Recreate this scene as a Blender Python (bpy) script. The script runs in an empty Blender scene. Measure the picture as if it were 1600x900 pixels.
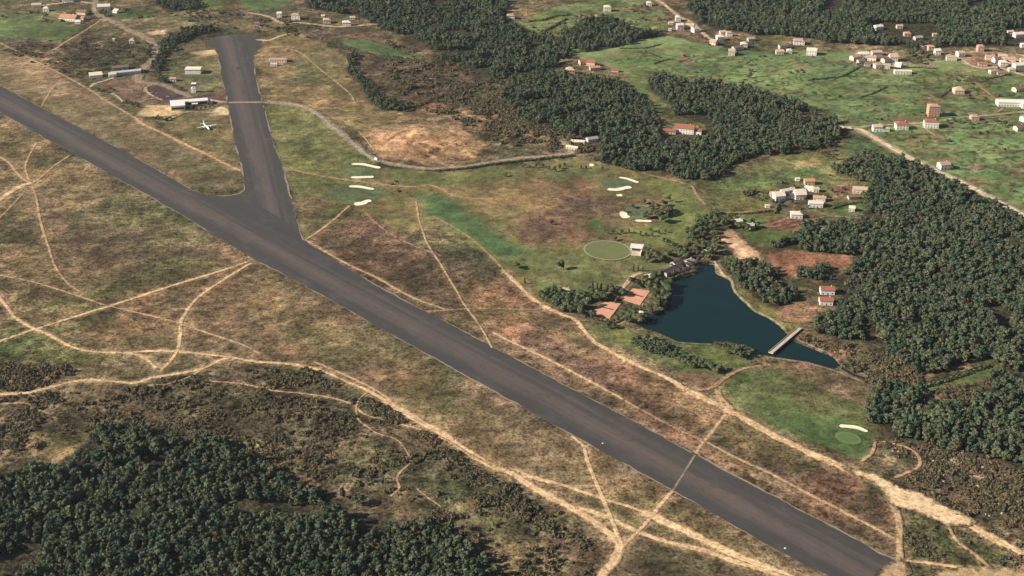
import bpy, math, random
import numpy as np
from mathutils import Vector, Matrix

# ------------------------------------------------------------------ camera, light, exposure
S = bpy.context.scene
C = S.collection
H = 640.0                       # flying height in metres
FPX, PITCH = 2222.0, math.radians(26.0)
cam_d = bpy.data.cameras.new('camera'); cam = bpy.data.objects.new('camera', cam_d); C.objects.link(cam)
cam.location = (0, 0, H); cam.rotation_euler = (math.radians(90) - PITCH, 0, 0)
cam_d.sensor_width = 36.0; cam_d.lens = 36.0 * FPX / 1600.0
cam_d.clip_start = 1.0; cam_d.clip_end = 60000.0
S.camera = cam

SUN_ELEV, SUN_AZ = math.radians(30.0), math.radians(-102.0)   # azimuth from +Y towards +X
W = bpy.data.worlds.new('World'); S.world = W; W.use_nodes = True
wn = W.node_tree.nodes; wl = W.node_tree.links
sky = wn.new('ShaderNodeTexSky'); sky.sky_type = 'NISHITA'; sky.sun_disc = False
sky.sun_elevation = SUN_ELEV; sky.sun_rotation = SUN_AZ
wl.new(sky.outputs[0], wn['Background'].inputs[0]); wn['Background'].inputs[1].default_value = 0.052
sun_d = bpy.data.lights.new('sun', 'SUN'); sun = bpy.data.objects.new('sun', sun_d); C.objects.link(sun)
sun_d.energy = 5.0; sun_d.angle = math.radians(0.5); sun_d.color = (1.0, 0.90, 0.76)
sdir = Vector((math.sin(SUN_AZ) * math.cos(SUN_ELEV), math.cos(SUN_AZ) * math.cos(SUN_ELEV), math.sin(SUN_ELEV)))
sun.rotation_euler = (-sdir).to_track_quat('-Z', 'Y').to_euler(); sun.location = (0, 1500, 900)
vs = S.view_settings
vs.view_transform = 'Standard'; vs.look = 'None'; vs.gamma = 1.0; vs.use_curve_mapping = False
vs.exposure = 0.66
cy = S.cycles
cy.max_bounces = 5; cy.diffuse_bounces = 2; cy.glossy_bounces = 2; cy.transmission_bounces = 2
cy.transparent_max_bounces = 4; cy.volume_bounces = 0; cy.use_denoising = True; cy.denoising_input_passes = 'RGB_ALBEDO_NORMAL'; cy.denoising_prefilter = 'ACCURATE'
cy.sample_clamp_indirect = 4.0

R = random.Random(7)
NP = np.random.default_rng(11)

# ------------------------------------------------------------------ geometry helpers
def gp(px, py):
    """photograph position -> place on the level ground"""
    u = (px - 800.0) / FPX; v = -(py - 450.0) / FPX
    dx, dy, dz = u, math.cos(PITCH) + v * math.sin(PITCH), -math.sin(PITCH) + v * math.cos(PITCH)
    return (dx * H / -dz, dy * H / -dz)
def gps(pts): return np.array([gp(*p) for p in pts], dtype=float)
def to_px(x, y, z=0.0):
    dz = z - H
    d = y * math.cos(PITCH) - dz * math.sin(PITCH)
    return 800 + FPX * x / d, 450 - FPX * (y * math.sin(PITCH) + dz * math.cos(PITCH)) / d, d

def h2(ix, iy, seed):
    n = (ix.astype(np.int64) * 374761393 + iy.astype(np.int64) * 668265263 + seed * 974634777) & 0xFFFFFFFF
    n = ((n ^ (n >> 13)) * 1274126177) & 0xFFFFFFFF
    n = n ^ (n >> 16)
    return (n & 0xFFFFFF) / float(0xFFFFFF)
def vnoise(x, y, scale, seed=0):
    x = x / scale; y = y / scale
    ix = np.floor(x); iy = np.floor(y); fx = x - ix; fy = y - iy
    fx = fx * fx * (3 - 2 * fx); fy = fy * fy * (3 - 2 * fy)
    a = h2(ix, iy, seed); b = h2(ix + 1, iy, seed); c = h2(ix, iy + 1, seed); d = h2(ix + 1, iy + 1, seed)
    return (a * (1 - fx) + b * fx) * (1 - fy) + (c * (1 - fx) + d * fx) * fy
def fbm(x, y, scale, seed=0, octv=4, gain=0.5):
    t = np.zeros_like(x, dtype=float); amp = 1.0; tot = 0
    for k in range(octv):
        t += amp * vnoise(x + 13.7 * k, y - 7.3 * k, scale / 2 ** k, seed + k); tot += amp; amp *= gain
    return t / tot
def sstep(a, b, x):
    t = np.clip((x - a) / (b - a), 0, 1); return t * t * (3 - 2 * t)

def poly_sd(x, y, P):
    """signed distance to polygon, positive inside"""
    n = len(P); d = np.full(x.shape, 1e18); ins = np.zeros(x.shape, bool)
    for i in range(n):
        ax, ay = P[i]; bx, by = P[(i + 1) % n]
        ex, ey = bx - ax, by - ay; wx, wy = x - ax, y - ay
        t = np.clip((wx * ex + wy * ey) / (ex * ex + ey * ey + 1e-9), 0, 1)
        d = np.minimum(d, (wx - ex * t) ** 2 + (wy - ey * t) ** 2)
        c = ((ay <= y) & (by > y)) | ((by <= y) & (ay > y))
        with np.errstate(divide='ignore', invalid='ignore'):
            xi = ax + (y - ay) * ex / (ey if abs(ey) > 1e-9 else 1e-9)
        ins ^= c & (x < xi)
    d = np.sqrt(d)
    return np.where(ins, d, -d)
def line_d(x, y, P):
    d = np.full(x.shape, 1e18)
    for i in range(len(P) - 1):
        ax, ay = P[i]; bx, by = P[i + 1]
        ex, ey = bx - ax, by - ay; wx, wy = x - ax, y - ay
        t = np.clip((wx * ex + wy * ey) / (ex * ex + ey * ey + 1e-9), 0, 1)
        d = np.minimum(d, (wx - ex * t) ** 2 + (wy - ey * t) ** 2)
    return np.sqrt(d)
def smooth_line(P, step=2.5, close=False):
    """Catmull-Rom through points, resampled at even steps"""
    P = np.asarray(P, float)
    out = []
    n = len(P)
    for i in range(n - 1):
        p0 = P[max(i - 1, 0)]; p1 = P[i]; p2 = P[i + 1]; p3 = P[min(i + 2, n - 1)]
        m = max(2, int(np.linalg.norm(p2 - p1) / step))
        for t in np.arange(m) / m:
            out.append(0.5 * ((2 * p1) + (-p0 + p2) * t + (2 * p0 - 5 * p1 + 4 * p2 - p3) * t * t + (-p0 + 3 * p1 - 3 * p2 + p3) * t ** 3))
    out.append(P[-1])
    return np.array(out)

# ------------------------------------------------------------------ what lies where (positions read off the photograph)
# colours are base colours of the ground cover
GREEN = (.110, .150, .050); DGREEN = (.075, .115, .045); OLIVE = (.150, .150, .055); TAN = (.270, .200, .095)
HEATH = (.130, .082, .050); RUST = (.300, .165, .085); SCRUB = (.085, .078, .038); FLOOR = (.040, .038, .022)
SAND = (.62, .42, .23); REDDIRT = (.27, .135, .080); GBROWN = (.17, .115, .07); LAWN = (.105, .150, .045)

FIELDS = [   # outline, colour, edge softness in m, scrubbiness, strength
 # --- west of the runway
 ([(-200,60),(0,68),(140,140),(290,225),(375,268),(378,296),(300,297),(172,225),(0,134),(-200,40)], (.190,.145,.080), 5, .5, 1),
 ([(-200,90),(0,178),(87,227),(390,402),(482,452),(800,628),(1052,768),(1292,902),(1340,960),(1000,960),(960,850),(800,740),(600,622),(440,566),(260,547),(100,535),(0,465),(-200,430)], (.168,.124,.072), 3, .75, 1),
 ([(-100,300),(60,330),(110,440),(240,460),(260,540),(130,545),(20,490),(-100,470)], (.150,.120,.058), 20, .85, .8),
 ([(180,250),(300,300),(330,380),(240,400),(150,330)], (.135,.130,.060), 25, .8, .55),
 ([(250,420),(380,420),(360,520),(290,545),(180,500)], (.155,.110,.058), 18, .8, .7),
 ([(400,450),(520,500),(560,570),(480,560),(400,520)], (.27,.195,.09), 22, .6, .6),
 ([(560,520),(700,590),(760,660),(880,740),(760,720),(620,620)], (.19,.140,.066), 22, .6, .6),
 ([(0,200),(80,235),(180,290),(120,330),(0,280)], (.175,.135,.066), 16, .7, .7),
 ([(250,400),(390,405),(250,450),(100,480),(80,470)], (.125,.130,.052), 14, .8, .6),
 ([(0,510),(60,520),(140,552),(180,560),(60,570),(0,560)], (.13,.135,.05), 12, .9, .7),
 ([(860,690),(1040,775),(1200,860),(1050,850),(960,840),(900,760)], (.175,.135,.065), 10, .8, .7),
 ([(-100,620),(0,618),(200,600),(340,575),(440,570),(600,630),(800,745),(960,850),(940,960),(-100,960)], (.105,.086,.050), 6, 1, 1),
 ([(370,690),(420,680),(440,720),(400,740)], TAN, 8, .8, .7),
 ([(40,680),(130,670),(150,690),(120,715),(60,720)], (.20,.155,.07), 8, .8, .8),
 ([(590,770),(640,755),(690,800),(640,805)], (.17,.125,.065), 6, .7, .9),
 ([(690,815),(770,770),(800,800),(780,840)], (.165,.140,.065), 8, .6, .9),
 ([(760,850),(790,830),(900,880),(860,930),(790,930)], (.20,.145,.07), 8, .7, .7),
 ([(520,690),(600,690),(630,710),(600,740),(540,730)], (.14,.13,.06), 8, .8, .8),
 # --- left top
 ([(0,70),(120,40),(240,70),(225,105),(150,115),(130,135),(50,92)], (.105,.088,.050), 8, 1, 1),
 ([(-60,62),(10,60),(90,66),(120,70),(60,88),(0,68)], (.125,.095,.06), 8, .9, .8),
 ([(-60,36),(20,33),(90,34),(130,42),(124,52),(92,66),(40,60),(-60,60)], (.120,.160,.062), 4, .4, 1),
 ([(-60,16),(60,20),(90,25),(60,32),(-60,37)], (.115,.135,.055), 4, .5, 1),
 ([(160,28),(250,20),(330,22),(430,45),(330,42),(270,50),(225,56)], (.17,.135,.075), 6, .7, 1),
 ([(175,15),(240,17),(250,26),(190,28)], DGREEN, 4, .5, .8),
 ([(300,3),(355,0),(350,12),(310,12)], LAWN, 4, .4, 1), ([(375,-5),(455,-5),(448,8),(402,18),(380,10)], (.115,.155,.062), 4, .4, 1),
 # --- airport
 ([(160,130),(215,118),(300,150),(290,178),(230,180)], (.18,.12,.075), 5, .6, 1),
 ([(245,110),(330,80),(345,100),(355,155),(300,150),(262,138)], (.155,.145,.07), 5, .5, 1),
 ([(320,155),(356,162),(370,222),(380,268),(300,225),(240,190)], (.20,.155,.075), 5, .5, 1),
 ([(308,150),(352,140),(355,158),(330,160)], (.15,.085,.065), 2, .4, 1),
 ([(213,181),(228,165),(262,164),(290,176),(268,180),(240,183)], SAND, 2, .3, 1),
 ([(330,176),(345,166),(357,172),(360,182),(335,179)], (.50,.40,.24), 1.5, .3, 1),
 ([(295,82),(335,78),(345,84),(320,88)], SAND, 3, .3, .9),
 ([(228,50),(255,47),(258,53),(236,56)], (.60,.40,.25), 2, .3, .9),
 ([(225,140),(245,133),(290,150),(262,162),(240,155)], (.105,.078,.070), 2, .2, 1),
 # --- east of the taxiway
 ([(400,60),(470,52),(560,95),(600,160),(640,185),(560,200),(500,178),(412,158),(398,94)], (.215,.160,.078), 4, .6, 1),
 ([(445,90),(500,95),(540,120),(520,135),(460,130)], (.125,.125,.055), 12, .7, .7),
 ([(412,162),(465,166),(500,185),(550,226),(582,250),(575,300),(545,320),(475,372),(440,258)], (.155,.155,.062), 4, .5, 1),
 ([(460,310),(520,310),(515,350),(478,370)], (.13,.105,.055), 6, .6, .9),
 ([(475,52),(560,40),(640,60),(720,100),(760,130),(700,170),(640,172),(590,150),(560,95)], (.115,.085,.052), 10, .9, 1),
 ([(640,110),(700,115),(725,130),(690,142),(640,132)], (.11,.088,.055), 8, .9, .9),
 ([(528,60),(570,62),(664,86),(655,99),(600,89),(545,76)], (.110,.155,.062), 2, .3, 1),
 ([(560,56),(620,62),(675,82),(660,86),(600,68)], (.19,.14,.08), 3, .5, 1),
 ([(640,165),(800,160),(870,205),(880,240),(780,250),(660,262),(590,250),(560,215),(600,195)], (.20,.140,.08), 6, .9, 1),
 ([(580,210),(650,196),(720,200),(760,225),(740,245),(660,255),(600,248),(575,228)], (.38,.235,.125), 5, .5, 1),
 ([(560,205),(600,195),(690,195),(700,202),(620,205),(570,215)], (.33,.22,.115), 3, .5, .8),
 ([(735,165),(800,165),(790,185),(745,182)], RUST, 6, .7, .9),
 ([(640,170),(700,165),(690,178),(640,180)], (.24,.14,.08), 6, .8, .8),
 # --- golf course
 ([(475,376),(560,322),(580,262),(680,268),(820,255),(930,250),(1060,280),(1110,320),(1100,360),(1060,400),(1040,430),(900,470),(840,480),(800,432),(700,350)], (.190,.160,.070), 4, .4, 1),
 ([(475,376),(560,330),(660,385),(780,420),(830,465),(900,505),(960,555),(1130,640),(1330,738),(1395,785),(1405,870),(1300,822),(1085,712),(800,560),(587,448)], (.158,.104,.064), 6, .8, 1),
 ([(500,385),(600,360),(680,420),(720,470),(640,460),(560,425)], (.120,.080,.048), 20, .8, .9),
 ([(730,440),(800,450),(840,490),(800,530),(740,500)], (.27,.165,.085), 20, .7, .8),
 ([(840,480),(900,510),(990,575),(940,570),(860,520)], (.30,.20,.11), 16, .6, .9),
 ([(780,500),(860,530),(960,590),(1040,640),(960,620),(850,560)], (.115,.078,.052), 10, .8, .9),
 ([(890,590),(950,620),(1090,690),(1200,755),(1100,718),(1000,655)], (.30,.195,.115), 8, .6, .8),
 ([(1000,590),(1130,650),(1300,740),(1260,745),(1120,680)], (.24,.165,.08), 10, .7, .8),
 ([(1230,720),(1330,745),(1395,800),(1390,850),(1300,800),(1230,755)], (.185,.110,.068), 10, .8, .8),
 ([(1090,705),(1200,745),(1290,790),(1260,795),(1180,758),(1110,722)], (.33,.215,.13), 8, .8, .9),
 ([(820,285),(900,275),(980,300),(1035,310),(1030,340),(960,350),(900,380),(820,385),(790,350),(820,320)], (.185,.120,.068), 12, .5, 1),
 ([(860,305),(930,310),(1000,325),(960,335),(880,340)], (.125,.085,.062), 10, .6, .8),
 ([(700,290),(850,292),(880,320),(800,330),(740,315)], (.27,.185,.09), 14, .4, .7),
 ([(815,345),(880,335),(900,345),(870,375),(825,385)], (.155,.098,.068), 8, .6, .8),
 ([(648,300),(700,304),(760,342),(820,378),(850,395),(900,400),(1005,378),(1060,395),(1040,425),(990,430),(930,452),(880,462),(835,450),(795,420),(735,385),(690,352),(655,322)], (.150,.160,.064), 4, .35, 1),
 ([(655,305),(690,305),(740,340),(800,375),(820,395),(780,400),(720,365),(675,335)], (.088,.145,.058), 4, .3, .95),
 ([(600,262),(680,272),(800,260),(900,254),(960,268),(880,280),(760,282),(660,290),(610,280)], (.145,.160,.060), 5, .35, .9),
 ([(790,260),(860,258),(862,285),(800,290)], (.17,.12,.07), 6, .5, .5),
 ([(505,300),(540,290),(600,296),(605,305),(580,318),(545,316),(515,312)], (.120,.150,.070), 3, .25, 1),
 ([(530,262),(560,255),(590,262),(588,275),(545,276)], (.115,.150,.070), 3, .25, 1),
 ([(1000,278),(1050,284),(1085,300),(1104,325),(1100,350),(1070,372),(1060,392),(1010,378),(975,366),(1030,345),(1046,316),(1030,296)], (.165,.185,.062), 3, .3, 1),
 ([(905,278),(960,272),(1000,286),(1030,305),(980,312),(930,300)], (.170,.150,.066), 5, .4, .8),
 ([(940,283),(965,279),(995,286),(985,292),(960,294),(945,290)], (.105,.150,.078), 2, .2, 1),
 ([(970,325),(1005,318),(1020,332),(1000,345),(975,342)], (.110,.150,.078), 3, .2, .9),
 ([(910,352),(935,345),(950,355),(930,362)], (.095,.150,.060), 4, .2, .9),
 ([(1000,395),(1050,398),(1060,425),(1000,440),(970,440)], (.14,.14,.06), 4, .3, .7),
 ([(955,410),(975,408),(970,430),(955,432)], (.22,.15,.08), 5, .4, .6),
 # --- round the lake
 ([(905,503),(960,514),(1002,520),(1060,534),(1115,538),(1180,552),(1170,575),(1140,590),(1060,580),(990,550),(930,532)], (.115,.135,.055), 3, .5, 1),
 ([(950,518),(985,518),(985,540),(960,542)], (.18,.19,.06), 4, .3, .9),
 ([(1080,540),(1130,545),(1165,560),(1160,575),(1120,568)], (.165,.19,.058), 4, .4, .9),
 ([(1045,580),(1100,575),(1150,588),(1120,605),(1080,602)], (.19,.125,.075), 4, .5, .9),
 ([(1135,600),(1170,575),(1240,568),(1310,580),(1370,605),(1372,690),(1350,716),(1290,706),(1230,690),(1180,660),(1145,630)], (.125,.140,.055), 5, .5, 1),
 ([(1150,620),(1210,590),(1240,600),(1250,640),(1210,660),(1180,650)], (.130,.150,.060), 8, .4, .8),
 ([(1210,575),(1260,565),(1360,600),(1370,640),(1330,625),(1280,600)], (.26,.155,.10), 6, .7, .8),
 ([(1220,595),(1260,585),(1300,620),(1270,640),(1235,615)], (.16,.13,.06), 8, .7, .6),
 ([(1200,655),(1260,640),(1330,655),(1370,680),(1352,714),(1290,704)], (.105,.155,.055), 5, .3, .9),
 ([(1130,425),(1150,450),(1180,485),(1215,505),(1235,520),(1260,500),(1250,470),(1200,478),(1160,450)], (.165,.155,.06), 3, .5, 1),
 ([(1200,475),(1260,470),(1280,490),(1250,505),(1215,500)], (.28,.165,.10), 4, .6, .8),
 ([(1245,520),(1330,545),(1400,560),(1440,590),(1390,610),(1330,580),(1270,550)], (.175,.130,.075), 4, .9, 1),
 ([(1330,540),(1370,538),(1440,565),(1435,595),(1370,592),(1330,570)], (.15,.13,.065), 4, 1, .9),
 ([(1430,608),(1500,583),(1560,568),(1565,582),(1510,606),(1460,616)], (.130,.165,.062), 3, .35, 1),
 ([(1450,615),(1520,600),(1560,620),(1540,650),(1460,640)], (.165,.12,.085), 6, .9, .8),
 ([(1360,690),(1440,690),(1560,720),(1640,735),(1640,900),(1500,880),(1420,800),(1370,745)], (.115,.085,.055), 5, 1, 1),
 ([(1380,690),(1420,700),(1430,725),(1400,735),(1372,720)], (.12,.11,.055), 3, 1, .8),
 ([(1440,700),(1510,710),(1560,735),(1590,770),(1530,765),(1470,735)], (.27,.21,.16), 8, 1, .6),
 ([(1410,800),(1470,810),(1540,850),(1600,880),(1500,884),(1412,874)], (.10,.095,.045), 3, 1, 1),
 # --- hamlet and beyond
 ([(1085,290),(1150,268),(1250,240),(1330,232),(1420,245),(1360,330),(1290,355),(1200,385),(1140,360),(1105,330)], (.14,.14,.058), 6, .6, 1),
 ([(1110,288),(1190,277),(1290,262),(1296,270),(1200,290),(1130,300)], (.105,.15,.052), 4, .5, .9),
 ([(1120,318),(1150,310),(1200,315),(1205,328),(1140,330)], (.20,.19,.065), 5, .5, .9),
 ([(1235,254),(1275,246),(1285,256),(1245,262)], (.27,.20,.085), 3, .4, .9),
 ([(1205,300),(1270,300),(1270,325),(1230,335),(1205,330)], (.15,.11,.07), 4, .5, .8),
 ([(1300,290),(1350,285),(1352,310),(1300,318)], (.22,.13,.08), 4, .7, .9),
 ([(1150,342),(1195,334),(1192,350),(1158,352)], (.12,.17,.055), 3, .3, 1),
 ([(1165,362),(1200,358),(1215,362),(1240,364),(1205,382),(1172,376)], (.12,.165,.052), 3, .3, 1),
 ([(1300,322),(1345,318),(1350,335),(1300,338)], (.115,.15,.055), 3, .4, .9),
 ([(1194,352),(1200,345),(1214,340),(1254,341),(1282,330),(1277,345),(1254,352),(1248,361),(1214,361)], (.25,.135,.085), 1.5, .4, 1),
 ([(1126,369),(1130,361),(1141,359),(1156,372),(1171,384),(1188,397),(1191,407),(1175,409),(1152,405),(1145,391),(1128,377)], (.60,.38,.23), 2, .4, 1),
 ([(1100,362),(1128,358),(1126,378),(1105,378)], (.21,.145,.085), 4, .6, .9),
 ([(1194,399),(1213,391),(1329,400),(1338,416),(1318,422),(1248,414),(1244,432),(1226,433),(1220,420),(1200,413)], REDDIRT, 1.5, .5, 1),
 ([(1310,235),(1340,212),(1400,242),(1360,255)], (.10,.14,.055), 4, .5, 1),
 # --- the farmed valley at the upper right
 ([(840,75),(900,66),(960,72),(1040,55),(1110,70),(1180,82),(1260,80),(1330,80),(1430,100),(1500,92),(1640,115),(1640,182),(1500,188),(1330,199),(1290,175),(1240,158),(1180,148),(1100,135),(1040,118),(1010,114),(985,118),(930,95)], (.165,.222,.088), 4, .20, 1),
 ([(1330,204),(1460,192),(1640,180),(1640,360),(1560,318),(1440,258)], (.150,.215,.082), 4, .20, 1),
 ([(985,112),(1020,128),(1045,160),(1030,185),(1000,160),(975,135)], (.140,.160,.060), 3, .4, 1),
 ([(800,40),(840,22),(900,3),(1020,-8),(1045,20),(1050,40),(960,55),(880,55),(820,58)], (.130,.145,.060), 4, .5, 1),
 ([(830,25),(900,5),(960,2),(950,12),(880,22),(840,35)], (.135,.165,.058), 3, .4, .9),
 ([(1010,28),(1050,24),(1055,36),(1012,32)], (.27,.17,.08), 2, .4, .9),
 ([(1045,28),(1085,32),(1120,70),(1100,68),(1055,52)], (.24,.155,.10), 3, .6, .9),
 ([(1115,48),(1180,55),(1180,66),(1130,70)], (.24,.17,.10), 3, .6, .8),
 ([(1180,58),(1260,50),(1300,62),(1200,66)], (.21,.16,.08), 4, .6, .9),
 ([(1330,82),(1400,80),(1425,100),(1400,112),(1340,104)], (.27,.19,.13), 3, .6, .9),
 ([(1490,78),(1560,82),(1640,88),(1640,120),(1550,112),(1510,100)], (.30,.19,.13), 3, .6, .9),
 ([(1435,112),(1490,110),(1560,125),(1540,160),(1450,150),(1430,135)], (.155,.15,.06), 10, .5, .8),
 ([(1480,118),(1560,118),(1570,126),(1500,128)], (.15,.09,.06), 4, .7, .8),
 ([(1430,155),(1470,150),(1480,158),(1435,162)], (.27,.15,.09), 3, .5, .7),
 ([(1500,178),(1580,178),(1600,195),(1520,200)], (.16,.12,.075), 5, .7, .7),
 ([(1505,262),(1530,252),(1540,265),(1515,272)], (.26,.19,.12), 2, .4, .9),
 ([(1500,275),(1550,282),(1560,292),(1520,290)], (.23,.135,.085), 3, .5, .8),
 ([(1575,265),(1610,262),(1610,275),(1580,272)], (.20,.11,.07), 2, .5, .9),
 ([(1420,236),(1455,238),(1460,246),(1430,246)], (.24,.19,.10), 2, .4, .8),
]
WOODS = {   # outlines of the feet of the trees; spacing in m; crown scale
 'near': ([[(-120,765),(0,748),(60,738),(108,705),(140,672),(185,662),(228,668),(262,692),(330,702),(385,717),(430,732),(475,748),(522,768),(558,795),(600,806),(640,828),(690,822),(722,855),(770,884),(800,960),(-120,960)]], 5.0, .9),
 'east': ([[(1355,262),(1400,252),(1450,268),(1500,292),(1560,320),(1660,368),(1660,600),(1580,575),(1545,560),(1500,575),(1440,585),(1400,562),(1380,545),(1330,535),(1280,527),(1262,508),(1300,482),(1310,455),(1300,430),(1342,422),(1337,398),(1300,395),(1345,345),(1360,300)],
           [(1296,262),(1330,248),(1372,250),(1368,284),(1352,283),(1310,272)],
           [(1212,374),(1280,357),(1345,347),(1345,396),(1270,391),(1205,391)],
           [(1150,409),(1190,411),(1218,426),(1238,442),(1243,470),(1215,480),(1190,476),(1167,456),(1152,436),(1128,422),(1120,410)],
           [(1244,416),(1318,424),(1300,441),(1258,437)]], 5.1, .86),
 'southeast': ([[(1358,612),(1382,602),(1428,607),(1452,628),(1540,606),(1562,584),(1660,592),(1660,742),(1560,724),(1480,704),(1400,688),(1372,668),(1356,642)]], 5.1, .87),
 'middle': ([[(790,132),(830,114),(900,120),(960,130),(990,150),(1025,182),(1036,207),(1040,215),(1100,214),(1112,225),(1200,240),(1150,258),(1100,281),(1070,277),(1020,268),(960,260),(922,248),(938,222),(900,212),(860,205),(820,190),(790,165)],
             [(1012,118),(1040,118),(1075,136),(1120,132),(1180,150),(1250,160),(1300,192),(1312,213),(1282,232),(1200,244),(1110,226),(1106,196),(1060,180),(1040,162),(1014,138)]], 5.7, .92),
 'north': ([[(470,-25),(780,-25),(800,30),(845,52),(880,72),(888,88),(860,108),(800,118),(780,132),(742,127),(722,102),(692,92),(662,67),(600,47),(560,24),(480,14)],
            [(905,32),(960,34),(985,52),(1035,56),(960,74),(905,84),(872,62)]], 6.3, .97),
 'northeast': ([[(1058,-25),(1680,-25),(1680,80),(1560,72),(1500,74),(1440,76),(1380,72),(1300,67),(1240,56),(1180,54),(1120,46),(1085,32)]], 6.5, .97),
 'hollow': ([[(232,92),(240,80),(250,68),(262,55),(300,44),(340,40),(345,50),(300,58),(272,72),(256,98),(252,118),(285,138),(280,144),(250,128),(236,112)],
             [(235,3),(300,-5),(312,14),(262,22)]], 6.5, .8),
 'spinney': ([[(546,84),(556,86),(560,110),(580,135),(605,150),(640,164),(642,176),(600,172),(570,152),(552,118)]], 6.0, .75),
}
CLEAR = [  # gaps in the woods
 [(1290,-8),(1320,-8),(1312,24),(1288,20)], [(1358,36),(1466,38),(1462,72),(1420,72),(1366,58)], [(1568,44),(1640,44),(1640,82),(1572,72)], [(788,16),(812,16),(814,42),(786,40)], [(872,214),(940,212),(938,240),(875,240)], [(1028,180),(1104,180),(1116,216),(1080,226),(1036,224)],
 [(690,46),(740,52),(748,60),(700,56)], [(1348,335),(1378,338),(1374,352),(1350,350)], [(1276,438),(1308,438),(1312,492),(1276,492)],
 [(225,712),(262,712),(268,742),(230,738)], [(180,795),(222,800),(215,826),(180,816)], [(20,850),(66,850),(60,888),(20,886)],
 [(1250,176),(1268,176),(1268,200),(1250,200)], [(715,108),(770,105),(765,130),(720,130)],
]
POND = [(1094,413),(1115,413),(1117,427),(1139,436),(1147,455),(1167,476),(1179,487),(1200,497),(1215,507),(1228,520),(1240,533),(1275,547),(1300,557),(1312,570),(1302,575),(1262,564),(1216,557),(1195,553),(1180,550),(1175,541),(1137,531),(1112,535),(1060,532),(1037,522),(1012,513),(995,505),(1005,497),(1028,488),(1046,478),(1050,462),(1048,446),(1043,434),(1068,431),(1090,428)]
POND_W = gps(POND)
RUN_UP = [(-160,48.8),(-60,101.9),(0,133.7),(87,180),(172,225),(240,262),(300,297)]
ASPH = RUN_UP + [(325,304.5),(350,306),(370,303.5),(379,299),(382,292),(379,267),(372,240),(367,222),(357,172),(355,160),(347,125),(340,85),(334,76),(317,67),(342,56),(375,53),(400,55),(409,62),(408,70),(398,82),(396,94),(402,132),(411,160),(427,222),(442,262),(457,320),(468,358),(474,374),(587,445),(700,505),(800,558),(1000,664),(1200,770.5),(1397,875),(1392,884),(1380,892),(1340,930),(1305,907),(1292,900),(1200,852),(1052,767),(885,675),(800,627),(650,544),(482,450),(390,401),(282,335),(180,277),(87,225),(0,176.3),(-160,86.7)]

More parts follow.
